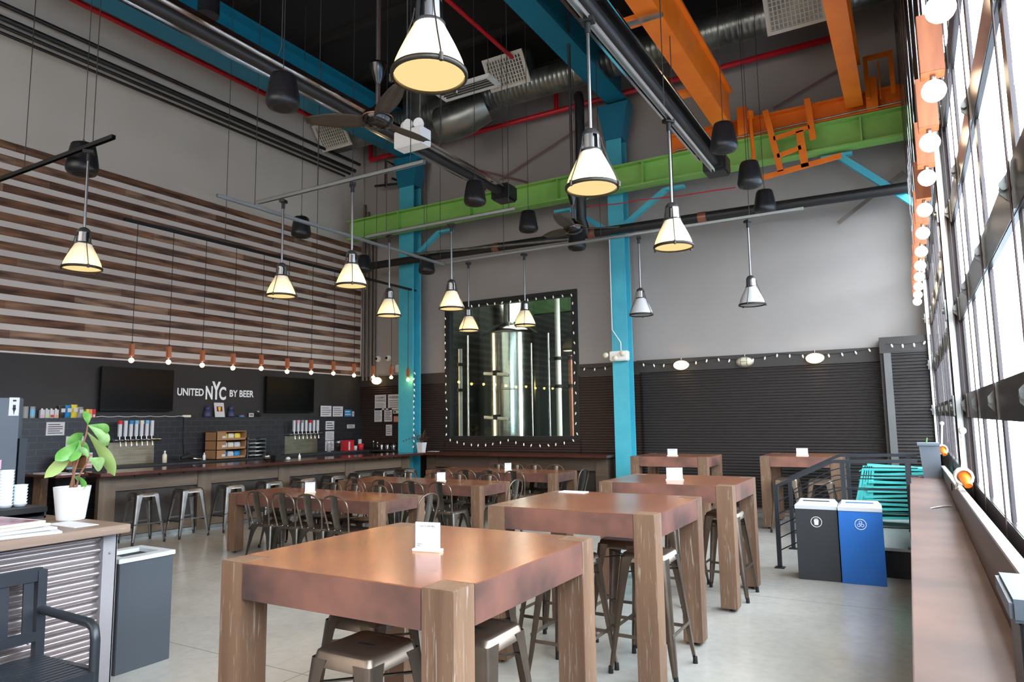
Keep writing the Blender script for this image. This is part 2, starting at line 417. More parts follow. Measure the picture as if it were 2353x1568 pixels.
# -------------------------------------------------------------- room shell
W, D, XR, CE, RY = -11.35, 12.4, .35, 8.9, -4.5
struct(MB().bx(W - .2, XR + .15, RY - .2, D + .2, -.2, 0).build('floor', M['floor']))
struct(MB().bx(W - .2, XR + .3, RY - .2, D + .2, CE, CE + .2).build('ceiling', M['ceiling']))
struct(MB().bx(W - .2, W, RY - .2, D + .2, 0, CE).build('wall_left', M['wall']))
wb = MB()
wb.bx(W, -8.82, D, D + .2, 0, CE).bx(-5.7, XR + .3, D, D + .2, 0, CE).bx(-8.82, -5.7, D, D + .2, 0, 1.265).bx(-8.82, -5.7, D, D + .2, 4.175, CE)
struct(wb.build('wall_back', M['wall_back']))
struct(MB().bx(W, XR + .3, RY - .2, RY, 0, CE).build('wall_rear', M['wall']))
wr = MB()
wr.bx(XR - .03, XR + .15, RY, D, 0, 1.0).bx(XR - .03, XR + .15, RY, D, 5.3, CE).bx(XR - .03, XR + .15, RY, -2.9, 1.0, 5.3).bx(XR - .03, XR + .15, 12.16, D, 1.0, 5.3)
struct(wr.build('wall_right', M['frame']))
# post between the two glass doors
struct(MB().bx(XR - .05, XR + .0, 5.74, 5.98, 1.0, 5.3).build('trim_1', M['frame']))
# black bar-back wall, tiled wainscot with a display ledge
struct(MB().bx(W, W + .02, RY, D, 1.76, 2.71).build('trim_2', M['black_wall']))
struct(MB().bx(W, W + .11, RY, D, 0, 1.762).build('trim_3', M['tile']))
struct(MB().bx(W, W + .035, RY, 12.38, 2.71, 2.735).bx(W, W + .035, 12.355, 12.385, 2.735, 4.35).build('trim_4', M['white_trim']))
# reclaimed boards on the left wall, 15 courses
sl = MB()
for i in range(15):
    z1 = 5.845 - i * .2157
    y = RY
    while y < 12.34:
        L_ = RND.uniform(.5, 2.0); y2 = min(y + L_, 12.34)
        if 12.34 - y2 < .3: y2 = 12.34
        sl.bx(W, W + .02 + RND.uniform(0, .004), y + .001, y2 - .001, z1 - .122, z1)
        y = y2
struct(sl.build('trim_5', M['barn']))
struct(MB().bx(W, W + .012, RY, 12.36, 2.735, 5.85).build('trim_30', M['slat_back']))

def corrug(mb, p0, along, up, out, length, height, pitch, amp, seg=8):
    """corrugated sheet: ridges run along 'along'"""
    p0 = Vector(p0); a = Vector(along); u = Vector(up); o = Vector(out); n = int(height / pitch * seg); rows = []
    for i in range(n + 1):
        h = i * pitch / seg
        if h > height: h = height
        d = amp * (.5 + .5 * math.cos(2 * PI * i / seg))
        q = p0 + u * h + o * d
        rows.append([q, q + a * length])
    return mb.sheet(rows)
cg = MB()
corrug(cg, (-4.4, D - .03, .1), (1, 0, 0), (0, 0, 1), (0, -1, 0), 4.0, 2.38, .05, .022)
struct(cg.build('trim_6', M['corr']))
cg = MB()
corrug(cg, (-11.3, D - .03, .1), (1, 0, 0), (0, 0, 1), (0, -1, 0), 2.43, 2.36, .05, .022)
corrug(cg, (-8.9, D - .03, .1), (1, 0, 0), (0, 0, 1), (0, -1, 0), 3.28, 1.12, .05, .022)
corrug(cg, (-5.65, D - .03, .1), (1, 0, 0), (0, 0, 1), (0, -1, 0), 1.3, 2.36, .05, .022)
struct(cg.build('trim_7', M['corr_brown']))
struct(MB().bx(-4.45, -.38, D - .05, D, 2.48, 2.71).bx(-11.33, -8.86, D - .05, D, 2.46, 2.69).bx(-5.66, -4.45, D - .05, D, 2.47, 2.7).build('trim_8', M['corr_head']))
# boxed-out corner bay next to the windows
cg = MB(); corrug(cg, (-.24, 12.08, .1), (1, 0, 0), (0, 0, 1), (0, -1, 0), .54, 2.5, .05, .022)
struct(cg.build('trim_9', M['corr']))
struct(MB().bx(-.39, .32, 12.06, D, 2.58, 2.83).bx(-.39, -.24, 12.1, D - .05, .0, 2.58).build('trim_10', M['corr_head']))
struct(MB().bx(-.34, -.24, 12.03, 12.1, .0, 2.58).build('trim_11', mat('grey_corner_trim', (92, 90, 88), .5)))
# roof deck joists
for i, y in enumerate([-3.5 + 1.55 * k for k in range(11)]):
    if y > 12: break
    struct(MB().bx(W, XR, y - .06, y + .06, CE - .1, CE).build('trim_%d' % (12 + i), M['joist']))

# brewery seen through the interior window
struct(MB().bx(-11.3, -2.5, 18.6, 18.8, -.1, 7.6).bx(-11.5, -11.3, D + .2, 18.8, -.1, 7.6).bx(-2.5, -2.3, D + .2, 18.8, -.1, 7.6).build('wall_brewery', M['brew_dark']))
struct(MB().bx(-11.5, -2.3, D + .2, 18.8, -.1, 0).build('floor_brewery', M['brew_dark']))
struct(MB().bx(-11.5, -2.3, D + .2, 18.8, 7.6, 7.7).build('ceiling_brewery', M['ceiling']))
wn = bpy.data.objects.new('window_1', None); COL.objects.link(wn); struct(wn)
fr = MB()
fr.bx(-8.87, -8.74, D - .04, D + .1, 1.22, 4.22).bx(-5.78, -5.65, D - .04, D + .1, 1.22, 4.22).bx(-8.74, -5.78, D - .04, D + .1, 1.22, 1.3).bx(-8.74, -5.78, D - .04, D + .1, 4.09, 4.22)
fr.build('window_frame', mat('window_frame_black', (30, 32, 32), .5), wn)
MB().bx(-8.74, -5.78, D + .02, D + .03, 1.3, 4.09).build('pane', M['glass_brew'], wn)

# glazed sectional doors in the right wall
def gdoor(name, y0, y1, stiles, ytr):
    d = bpy.data.objects.new(name, None); COL.objects.link(d); struct(d)
    x0, x1 = XR - .025, XR + .0
    rl = [(1.0, 1.18)] + [(z - .085, z + .085) for z in (1.70, 2.37, 3.07, 3.77, 4.47)] + [(5.1, 5.3)]
    for a, b in rl: MB().bx(x0, x1, y0, y1, a, b).build('rail', M['frame'], d, bevel=.004)
    for y in stiles:
        mb = MB()
        for (a, b), (c, e) in zip(rl[:-1], rl[1:]): mb.bx(x1 - .012, x1 + .002, y - .04, y + .04, b - .001, c + .001)
        mb.build('stile', M['frame_ext'], d)
    MB().bx(XR - .006, XR - .003, y0 + .02, y1 - .02, 1.1, 5.2).build('pane', M['glass'], d)
    for z in (1.70, 2.37, 3.07, 3.77, 4.47):
        for y in stiles:
            if y < .5: continue
            mb = MB()
            mb.prism([(x0, y + .015, z - .06), (x0, y + .015, z + .06), (x0 - .035, y + .015, z + .02), (x0 - .035, y + .015, z - .02)], (0, -.012, 0))
            mb.cyl((x0 - .024, y + .025, z), (x0 - .024, y - .015, z), .012, 8)
            mb.bx(x0 - .006, x0, y - .03, y + .03, z - .08, z + .08)
            mb.build('hinge', M['galv'], d)
    tr = MB()
    tr.bx(x0 - .075, x0 - .068, ytr - .05, ytr + .05, 1.22, 6.0).bx(x0 - .075, x0 - .02, ytr + .043, ytr + .05, 1.22, 6.0).bx(x0 - .075, x0 - .04, ytr - .05, ytr - .043, 1.22, 6.0)
    tr.build('track', M['track'], d)
    for z in (1.7, 2.37, 3.07, 3.77):
        MB().bx(x0 - .085, x0 - .075, ytr - .06, ytr + .06, z - .07, z + .07).cyl((x0 - .1, ytr, z), (x0 - .075, ytr, z), .025, 8).build('roller_bracket', M['galv'], d)
    ca = MB()
    for y in stiles:
        if y > .5: ca.cyl((x0 - .012, y - .035, 1.05), (x0 - .012, y - .035, 5.2), .004, 6)
    ca.build('lift_cable', mat('rusty_rod_' + name, (70, 54, 54), .5, .4), d)
    return d
gdoor('door_1', -2.9, 5.74, [-2.8, -1.6, -.5, .6, 1.64, 2.66, 3.72, 4.72, 5.68], 5.72)
gdoor('door_2', 5.98, 12.16, [6.04, 7.25, 8.45, 9.65, 10.85, 12.1], 12.05)

# ------------------------------------------------------------ outside world
struct(MB().bx(XR + .2, 40, -40, 50, -.3, -.05).build('pavement', M['pavement']))
b_ = thing('building', 'pale street building standing outside beyond the glass doors', 'building', (20, 8, 0))
MB((20, 8, 0)).bx(20, 26, -20, 60, 0, 7).build('facade', M['facade'], b_)
for k in range(10):
    MB((20, 8, 0)).bx(19.93, 20.02, -10 + k * 6.6, -7.2 + k * 6.6, 2.6, 5.2).build('window', M['facade_win'], b_)

# ---------------------------------------------------------- steel structure
def ibeam(mb, p, q, w, h, t=.025):
    """I-beam centred on p-q (p,q = centre of section)"""
    p = Vector(p); q = Vector(q); z = Vector((0, 0, h / 2 - t / 2))
    mb.bar(p + z, q + z, w, t); mb.bar(p - z, q - z, w, t); mb.bar(p, q, t, h - 2 * t); return mb
for x, wd, lab in ((-9.55, .2, 'teal painted steel column rising behind the far end of the bar'), (-4.57, .15, 'teal painted steel column standing between the brewery window and the dark corrugated wall')):
    y = 11.98
    c = thing('steel_column', lab, 'column', (x, y, 0), 0, 'teal steel columns along the back wall')
    mb = MB((x, y, 0))
    mb.bx(x - wd, x + wd, y - .14, y - .115, 0, 7.45).bx(x - wd, x + wd, y + .115, y + .14, 0, 7.45).bx(x - .015, x + .015, y - .115, y + .115, 0, 7.45)
    mb.build('shaft', M['teal'], c)
    MB((x, y, 0)).prism([(x - wd - .02, y - .16, 6.9), (x + wd + .02, y - .16, 6.9), (x + wd + .16, y - .16, 7.6), (x - wd - .16, y - .16, 7.6)], (0, .3, 0)).build('capital', M['teal_beam'], c)
    sides = ((1, .75, .52),) if x < -6 else ((1, .82, .55), (-1, .7, .5))
    for sgn, dx, dz in sides:
        mb = MB((x, y, 0)); xa = x + sgn * (wd + .02)
        mb.bar((xa, y - .22, 5.15), (xa + sgn * dx, y - .22, 5.15 + dz), .09, .09).bx(min(xa + sgn * dx, xa + sgn * (dx + .35)), max(xa + sgn * dx, xa + sgn * (dx + .35)), y - .28, y - .16, 5.15 + dz - .02, 5.15 + dz + .03)
        mb.build('brace', M['teal'], c)
tag(MB((-.1, 11.7, 5.2)).bar((-.75, 11.7, 5.72), (.28, 11.7, 4.72), .1, .1).bx(-1.0, -.55, 11.64, 11.76, 5.7, 5.74).build('steel_brace', M['teal']), 'teal diagonal brace under the green beam at its window end', 'brace')
for x, z0, lab in ((-9.55, 7.62, 'teal roof girder running along above the bar'), (-4.5, 7.65, 'teal roof girder overhead in the middle, behind the silver duct')):
    tag(ibeam(MB((x, 0, z0)), (x, RY, z0 + .45), (x, 12.1, z0 + .45), .4, .9, .05).build('roof_girder', M['teal_beam']), lab, 'roof beam', 'teal roof girders')
# green crane runway beam
g = thing('runway_beam', 'long green steel beam crossing in front of the back wall', 'beam', (-5.4, 11.6, 5.8))
ibeam(MB((-5.4, 11.6, 5.8)), (-11.0, 11.6, 6.01), (.28, 11.6, 6.01), .26, .45, .03).build('girder', M['green'], g)
for x in (-9.5, -7.6, -5.6, -3.9, -.4):
    MB((-5.4, 11.6, 5.8)).bx(x - .012, x + .012, 11.47, 11.6, 5.82, 6.2).build('stiffener', M['green'], g)
MB((-5.4, 11.6, 5.8)).tube([(-3.3, 11.44, 6.26), (-1.6, 11.44, 6.27), (.2, 11.44, 6.29)], .012, 6).build('conductor_rod', M['galv'], g)
# orange travelling crane
cr = thing('bridge_crane', 'orange overhead travelling crane with two girders on the green beam', 'crane', (-1.5, 8, 6.3))
O = (-1.5, 8, 6.3)
for x, w_, y0, y1 in ((-2.38, .27, RY + .3, 11.35), (-.46, .24, RY + .3, 11.45)):
    mb = MB(O); mb.bx(x - w_ / 2, x + w_ / 2, y0, y1, 6.36, 6.4).bx(x - w_ / 2, x + w_ / 2, y0, y1, 7.02, 7.06).bx(x + w_ / 2 - .09, x + w_ / 2 - .06, y0, y1, 6.4, 7.02).bx(x - w_ / 2 + .06, x - w_ / 2 + .09, y0, y1, 6.4, 7.02)
    mb.build('girder', M['orange'], cr)
ibeam(MB(O), (-3.4, 11.6, 6.42), (.22, 11.6, 6.42), .22, .34, .03).build('end_carriage', M['orange'], cr)
for x in (-2.2, -.3): MB(O).bx(x, x + .16, 11.38, 11.5, 6.28, 6.75).build('end_plate', M['orange'], cr)
mb = MB(O); mb.tube([(-2.85, RY + 1, 6.55), (-2.85, 11.2, 6.55)], .035, 10); mb.build('drive_shaft', mat('yellow_shaft', (240, 150, 40), .4), cr)
for y in (4.5, 7.6, 9.8): MB(O).bx(-2.98, -2.5, y - .1, y + .1, 6.42, 6.47).cyl((-2.85, y - .12, 6.55), (-2.85, y + .12, 6.55), .08, 12).build('shaft_bearing', M['orange'], cr)
mb = MB(O); y = 11.3
mb.bar((-1.74, y, 6.56), (-1.56, y, 5.5), .09, .03, (0, 1, 0)).bar((-1.11, y, 6.6), (-1.06, y, 5.92), .09, .03, (0, 1, 0))
mb.bar((-1.64, y, 6.06), (-1.1, y, 6.13), .07, .03, (0, 1, 0)).bar((-1.6, y, 5.76), (-1.24, y, 5.83), .07, .03, (0, 1, 0)).bar((-1.84, y, 5.45), (-.68, y, 5.58), .08, .03, (0, 1, 0)).bar((-1.25, y, 6.1), (-1.2, y, 5.5), .11, .03, (0, 1, 0))
mb.build('ladder_frame', M['orange'], cr)
MB(O).cyl((-1.99, 11.35, 6.55), (-1.96, 11.35, 5.55), .03, 10).cyl((-1.99, 11.35, 6.5), (-1.99, 11.35, 6.62), .06, 10).cyl((-1.96, 11.35, 5.5), (-1.96, 11.35, 5.58), .05, 10).build('buffer_rod', M['orange'], cr)
MB(O).bx(-.3, .1, 11.3, 11.36, 7.0, 7.06).bx(-.3, -.24, 11.3, 11.36, 6.4, 7.0).bx(.04, .1, 11.3, 11.36, 6.4, 7.0).cyl((-.1, 11.33, 6.95), (-.1, 11.33, 6.35), .012, 6).build('hanger_bracket', M['orange'], cr)
MB(O).bar((-3.05, 7.4, 6.3), (-2.2, 7.4, 6.3), .05, .04).build('strut_arm', M['galv'], cr)

# ------------------------------------------------------------ pipes & ducts
def pipe(name, pts, r, m, label, cat, group=None, n=8):
    o = Vector(pts[0]); return tag(MB(o).tube(pts, r, n).build(name, m), label, cat, group)
pipe('sprinkler_pipe', [(W + .12, RY + .1, 8.45), (W + .12, 12.0, 8.45)], .045, M['red_pipe'], 'red sprinkler pipe running along the top of the left wall', 'pipe')
sp = thing('sprinkler_pipe', 'red sprinkler pipe crossing the back wall below the silver duct', 'pipe', (-6, 12.15, 7.9))
mb = MB((-6, 12.15, 7.9)); mb.tube([(-10.9, 12.15, 7.9), (-.78, 12.15, 7.92), (-.78, 12.15, 8.5)], .055, 8)
for x in (-10.9, -8.8, -5.9): mb.cyl((x, 12.15, 7.9), (x, 12.15, 8.55), .05, 8)
mb.build('pipe_run', M['red_pipe'], sp)
for x, z in ((-6.1, 8.5), (-3.4, 8.55)):
    pipe('sprinkler_pipe', [(x, RY + .1, z - .05), (x, 11.9, z - .05)], .04, M['red_pipe'], 'red sprinkler pipe running lengthwise under the black ceiling, ' + ('left of the middle girder' if x < -5 else 'right of the middle girder'), 'pipe')
for k, (z, r, lab) in enumerate(((7.83, .035, 'topmost of the four black pipes along the left wall'), (7.6, .045, 'second from the top of the four black pipes along the left wall'), (7.46, .03, 'third from the top of the four black pipes along the left wall'), (7.34, .025, 'lowest of the four black pipes along the left wall'))):
    pipe('wall_pipe', [(W + .16 + .03 * k, RY + .1, z), (W + .16 + .03 * k, 12.1 - .2 * k, z)], r, M['black_pipe'], lab, 'pipe', 'black pipes along the left wall')
pipe('drain_pipe', [(-10.6, 11.6, 5.13), (-5.6, 11.6, 5.08), (.15, 11.6, 5.01)], .085, M['black_pipe'], 'thick black drain pipe crossing below the green beam', 'pipe', n=12)
for x in (-7.05, -4.95, -2.9): tag(MB((x, 11.6, 5.07)).cyl((x - .07, 11.6, 5.09 - .0115 * (x + 6.5)), (x + .07, 11.6, 5.09 - .0115 * (x + 6.5)), .093, 12).build('pipe_coupling', M['copper_band']), 'copper toned coupling on the black drain pipe, ' + {-7.05: 'nearest the bar', -4.95: 'left of the right-hand teal column', -2.9: 'nearest the windows'}[x], 'coupling', 'couplings on the black drain pipe')
pipe('drain_pipe', [(-5.12, 11.5, 7.72), (-5.06, 11.38, 7.7), (-5.03, 11.35, 7.55), (-5.05, 11.35, 5.3), (-5.05, 11.55, 5.08)], .09, M['black_pipe'], 'black vertical drain pipe left of the right-hand teal column', 'pipe', n=12)
pipe('electrical_conduit', [(-9.2, 11.45, 5.2), (-5.2, 11.45, 4.98)], .03, M['galv'], 'thin steel conduit running under the black drain pipe', 'conduit')
for k, x in enumerate((-11.24, -11.12, -11.0, -10.9)):
    pipe('electrical_conduit', [(x, D - .06, 2.6), (x, D - .06, 6.9 - .2 * k)], .035 if k != 1 else .028, M['conduit'], 'grey vertical conduit in the back left corner, ' + ['nearest the board cladding', 'second from the board cladding', 'third from the board cladding', 'farthest from the board cladding'][k], 'conduit', 'vertical conduits in the corner')
pipe('red_wire', [(-5.05, 11.45, 5.55), (-4.4, 11.45, 5.5), (-3.9, 11.45, 5.49), (-3.2, 11.45, 5.44), (-2.6, 11.45, 5.43), (-2.3, 11.45, 5.42)], .01, M['red_pipe'], 'thin red wire sagging below the green beam right of the column', 'wire')
tag(MB((-.4, 12.25, 5.1)).bar((-.86, 12.25, 4.78), (.13, 12.25, 5.46), .06, .012, (0, 1, 0)).build('diagonal_strap', M['conduit']), 'grey brown diagonal strap on the back wall near the windows', 'strap')
for a, b_, lab in (((-7.36, 6.78), (-5.19, 7.61), 'faded red bracing rod rising to the right on the back wall above the green beam'), ((-9.3, 7.68), (-6.71, 6.61), 'faded red bracing rod falling to the right on the back wall above the green beam'), ((-1.76, 7.0), (-.69, 7.42), 'faded red bracing rod on the back wall between the orange girders')):
    pipe('bracing_rod', [(a[0], 12.3, a[1]), (b_[0], 12.3, b_[1])], .018, M['rust'], lab, 'rod', 'bracing rods on the back wall')
pipe('black_pipe_loop', [(-10.7, 12.1, 7.2), (-9.98, 12.1, 7.13), (-9.98, 12.1, 7.13), (-9.84, 12.1, 7.13), (-9.84, 11.7, 7.1)], .03, M['black_pipe'], 'black pipe bend in front of the top of the left teal column', 'pipe')
pipe('black_pipe_loop', [(-10.37, 12.1, 7.12), (-10.37, 12.1, 7.76), (-9.95, 12.1, 7.5)], .035, M['black_pipe'], 'black upright pipe bend in the back left corner', 'pipe')
du = thing('air_duct', 'long silver spiral air duct crossing high up along the back wall', 'duct', (-5.5, 11.25, 8.1))
O = (-5.5, 11.25, 8.1); mb = MB(O)
prof = []; n = 120
for i in range(n + 1):
    x = -11.2 + 11.4 * i / n
    prof.append((.266, x)); prof.append((.27, x + .012)); prof.append((.266, x + .024))
mb.lathe([(r, x) for r, x in prof], (0, 11.25, 8.1), 28, 'x', True, True)
mb.build('duct_run', M['duct'], du)
for x, z in ((-6.3, 8.4), (-1.15, 8.0), (-10.2, 8.4), (-10.85, 8.15)):
    y0 = 10.66
    f = MB(O).prism([(x - .42, y0, z + .1), (x + .42, y0, z + .1), (x + .42, y0 + .34, z - .45 + .1), (x - .42, y0 + .34, z - .35)], (0, .35, .2)).build('diffuser', M['duct'], du)
    a = Vector((x - .44, y0 - .01, z + .14)); bq = Vector((0, .36, -.5)); ux = Vector((.88, 0, 0))
    q = MB(O); nn = Vector((0, -.03, -.02))
    for s0, s1, t0, t1 in ((0, 1, 0, .09), (0, 1, .91, 1), (0, .07, .09, .91), (.93, 1, .09, .91)):
        q.prism([a + ux * s0 + bq * t0, a + ux * s1 + bq * t0, a + ux * s1 + bq * t1, a + ux * s0 + bq * t1], nn)
    for k in range(1, 14): q.prism([a + ux * (k / 14 - .012) + bq * .09, a + ux * (k / 14 + .012) + bq * .09, a + ux * (k / 14 + .012) + bq * .91, a + ux * (k / 14 - .012) + bq * .91], nn * .7)
    for k in range(1, 9): q.prism([a + ux * .07 + bq * (k / 9 - .012), a + ux * .93 + bq * (k / 9 - .012), a + ux * .93 + bq * (k / 9 + .012), a + ux * .07 + bq * (k / 9 + .012)], nn * .7)
    q.build('grille', M['grille'], f)
MB(O).lathe([(.5, 7.75), (.5, 8.88)], (-8.7, 11.45, 0), 32, 'z', True, True).build('duct_drum', M['duct'], du)
MB(O).tube([(-7.9, 10.95, 7.62), (-7.35, 10.95, 7.66), (-6.95, 11.1, 7.85)], .36, 20, rs=[.36, .36, .3]).build('duct_elbow', M['duct'], du)
hb = thing('high_bay_fixture', 'flat white rectangular light fixture with slatted tubes near the ceiling duct', 'light fixture', (-6.8, 10.2, 7.8))
O = (-6.8, 10.2, 7.8); mb = MB(O); mb.bx(-7.43, -6.2, 10.0, 10.42, 7.825, 7.85)
mb.bx(-7.43, -6.2, 10.0, 10.05, 7.78, 7.825).bx(-7.43, -6.2, 10.37, 10.42, 7.78, 7.825).bx(-7.43, -7.36, 10.05, 10.37, 7.78, 7.825).bx(-6.27, -6.2, 10.05, 10.37, 7.78, 7.825)
mb.build('housing', M['white_plastic'], hb)
for k in range(4): MB(O).cyl((-7.36, 10.09 + k * .08, 7.8), (-6.27, 10.09 + k * .08, 7.8), .013, 8).build('light_tube', M['grille_dark'], hb)
for k in (0, 1): MB(O).cyl((-7.3 + k * .97, 10.2, 7.92), (-7.3 + k * .97, 10.2, CE), .006, 6).build('hanging_wire', M['cable'], hb)

# -------------------------------------------------- tube heaters, fans, box
for x, z, y1, lab in ((-5.8, 5.5, 9.75, 'long tube heater with shiny reflector on the left, running past the nearer ceiling fan'), (-2.3, 5.4, 10.1, 'long tube heater with shiny reflector on the right, beside the orange crane')):
    O = (x, 3, z); h = thing('tube_heater', lab, 'heater', O, 0, 'ceiling tube heaters')
    y0 = -1.5
    s = [(-.17, .0), (-.1, .1), (.1, .1), (.17, .0)]
    mb = MB(O); mb.sheet([[Vector((x + a, yy, z + b)) for a, b in s] for yy in (y0, y1 - .25)], False); mb.build('reflector', M['heater_refl'], h, solid=.004)
    mb = MB(O); mb.bar((x - .175, y0, z - .005), (x - .175, y1 - .25, z - .005), .03, .03).bar((x + .175, y0, z - .005), (x + .175, y1 - .25, z - .005), .012, .02); mb.build('reflector_edge', M['chrome'], h)
    MB(O).cyl((x, y0, z - .02), (x, y1 - .1, z - .02), .065, 14).build('burner_tube', M['heater'], h)
    MB(O).bx(x - .17, x + .17, y1 - .1, y1 + .25, z - .15, z + .12).build('burner_box', M['speaker'], h, bevel=.03)
    for yy in (2.2, 5.0, 8.0):
        MB(O).tube([(x, yy, CE - .1 if x < -4 else 6.36), (x, yy, z + .3), (x - .12, yy, z + .1)], .006, 6).build('chain', M['cable'], h)
def fan(loc, a0, lab):
    O = loc; f = thing('ceiling_fan', lab, 'fan', O, R(a0), 'black three blade ceiling fans')
    MB().cyl((0, 0, .12), (0, 0, CE - loc[2]), .024, 10).build('downrod', M['lamp_rod'], f)
    MB().lathe([(.02, .36), (.035, .4), (.06, .47), (.085, .56), (.088, .58), (.03, .585)], n=20).build('canopy', M['fan'], f)
    MB().lathe([(.001, -.085), (.08, -.08), (.13, -.05), (.15, 0), (.145, .05), (.1, .09), (.05, .12), (.03, .15)], n=28).build('motor_housing', M['fan'], f)
    MB().lathe([(.152, .01), (.155, .018), (.152, .026)], n=28).build('trim_ring', M['copper_band'], f)
    for k in range(3):
        a = 2 * PI * k / 3; ca, sa = math.cos(a), math.sin(a); rows = []
        for i in range(9):
            t = i / 8; r = .13 + .6 * t; w = .075 + .035 * math.sin(PI * min(1, t * 1.15)) if t < .95 else .05
            tilt = R(16) * (1 - .4 * t); dz = .03 * t
            row = []
            for j in (-1, -.4, .4, 1):
                lx, ly, lz = r, j * w * math.cos(tilt), j * w * math.sin(tilt) + dz + .012 * (1 - j * j)
                row.append(Vector((lx * ca - ly * sa, lx * sa + ly * ca, lz)))
            rows.append(row)
        MB().sheet(rows).build('blade', M['blade'], f, solid=.008)
    return f
fan((-4.37, 4.97, 4.6), 86, 'black three blade ceiling fan nearer the camera, beside the big lit pendant')
fan((-4.4, 9.57, 4.6), 35, 'black three blade ceiling fan farther away, in front of the drain pipe')
eb = thing('emergency_light_unit', 'large white box with three round lamp heads hanging behind the nearer fan', 'emergency light', (-5.03, 6.35, 4.93))
O = (-5.03, 6.35, 4.93); MB(O).bx(-5.24, -4.82, 6.25, 6.45, 4.93, 5.14).build('housing', M['white_plastic'], eb, bevel=.01)
for dx, dy in ((-.08, 0), (.0, -.04), (.12, 0)):
    mb = MB(O); c = Vector((-5.03 + dx, 6.33 + dy, 5.2)); d = Vector((dx * 3, -1, -.1)).normalized() * .05
    mb.tube([c - d, c, c + d * .8], .06, 14, rs=[.03, .062, .065]).cyl(c, (c.x, c.y + .02, 5.12), .012, 6); mb.build('lamp_head', M['white_plastic'], eb)
for dx in (-.1, .1): MB(O).cyl((-5.03 + dx, 6.37, 5.14), (-5.03 + dx, 6.37, CE), .008, 6).build('hanging_rod', M['galv'], eb)

# ------------------------------------------------------ strut grid, pendants
ZS = 4.5
def strut(p, q, m, lab, hang=()):
    p = Vector(p); q = Vector(q); o = (p + q) / 2; t = thing('strut_channel', lab, 'strut', o, 0, 'suspended strut channels')
    d = (q - p).normalized(); n = d.cross(Vector((0, 0, 1))) * .019
    mb = MB(o); up = Vector((0, 0, .038))
    mb.bar(p + up * .5 + up * .5, q + up, .042, .004).bar(p + n + up * .5, q + n + up * .5, .004, .042).bar(p - n + up * .5, q - n + up * .5, .004, .042)
    mb.build('channel', m, t)
    for h in hang:
        c = p + (q - p) * h; MB(o).cyl(c + up, (c.x, c.y, CE), .005, 6).build('hanging_rod', M['cable'], t)
    return t
strut((-7.44, 5.45, ZS), (-7.36, 10.22, ZS), M['strut'], 'grey strut channel running lengthwise above the low dining tables, left of the lamp grid', (.12, .5, .98))
strut((-7.38, 6.02, ZS + .045), (-4.6, 6.02, ZS + .045), M['strut'], 'grey cross strut holding the two nearest lit pendants beside the bar', (.4, .93))
strut((-7.34, 8.1, ZS + .045), (-4.6, 8.1, ZS + .045), M['strut'], 'grey cross strut above the middle dining table', (.15, .42, .96))
strut((-7.34, 10.3, ZS + .045), (-1.15, 10.3, ZS + .045), M['strut'], 'longest grey cross strut, nearest the back wall', (.2, .5, .7, .88))
strut((-9.4, 3.8, ZS + .045), (-6.85, 3.8, ZS + .045), M['strut_dark'], 'dark strut channel at far left holding one lit pendant', (.3, .85))
strut((-1.84, .6, ZS), (-1.84, 7.95, ZS), M['track'], 'bright strut channel running lengthwise above the tall tables', (.15, .45, .75))
strut((-2.6, 2.58, ZS + .045), (-1.2, 2.58, ZS + .045), M['strut'], 'short cross strut above the big lit pendant', (.42, .8))

def pendant(lit):
    t = thing('pendant_lamp', 'x', 'pendant lamp')
    g = M['shade_on'] if lit else M['shade_off']
    MB().cyl((0, 0, .4), (0, 0, ZS - 3.25 + .02), .0135, 10).build('rod', M['lamp_rod'], t)
    MB().bx(-.035, .035, -.05, .05, ZS - 3.25 - .02, ZS - 3.25 + .015).cyl((0, 0, ZS - 3.25 - .1), (0, 0, ZS - 3.25), .022, 8).build('mounting_clamp', M['strut_dark'], t)
    cap = MB(); cap.lathe([(.078, .25), (.08, .27), (.072, .275)], n=28)
    cap.lathe([(.066, .375), (.06, .4), (.04, .425), (.016, .435)], n=28)
    for k in range(4):
        a = k * PI / 2; rows = []
        for i in range(4):
            b = a - .52 + 1.04 * i / 3
            rows.append([Vector((.07 * math.cos(b), .07 * math.sin(b), .27)), Vector((.066 * math.cos(b), .066 * math.sin(b), .378))])
        cap.sheet(rows)
    cap.build('neck_housing', M['lamp_metal'], t)
    MB().cyl((0, 0, .26), (0, 0, .4), .042, 14).build('lamp_holder', M['lamp_rod'], t)
    prof = [(.178, 0), (.178, .02), (.168, .06), (.152, .1), (.132, .145), (.11, .19), (.09, .23), (.078, .255)]
    n = 72; vs = []; fs = []
    for r, z in prof:
        for k in range(n):
            a = 2 * PI * k / n; q = r * (1 if k % 2 else .985); vs.append((q * math.cos(a), q * math.sin(a), z))
    for i in range(len(prof) - 1):
        for k in range(n): fs.append((i * n + k, i * n + (k + 1) % n, (i + 1) * n + (k + 1) % n, (i + 1) * n + k))
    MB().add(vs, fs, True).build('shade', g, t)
    MB().lathe([(.001, -.012), (.06, -.01), (.12, -.004), (.172, .004)], n=36).build('lens', M['lens_on'] if lit else M['lens_off'], t)
    MB().lathe([(.174, -.008), (.188, -.008), (.19, .006), (.188, .016), (.176, .016), (.174, -.008)], n=40).build('rim', M['rim'], t)
    for k in range(3):
        a = 2 * PI * k / 3 + .5; ca, sa = math.cos(a), math.sin(a)
        mb = MB(); mb.tube([(.074 * ca, .074 * sa, .36), (.085 * ca, .085 * sa, .3), (.135 * ca, .135 * sa, .16), (.185 * ca, .185 * sa, .04), (.194 * ca, .194 * sa, -.0)], .004, 6).cyl((.194 * ca, .194 * sa, -.018), (.194 * ca, .194 * sa, .02), .011, 8)
        mb.build('guard_wire', M['rim'], t)
    return t
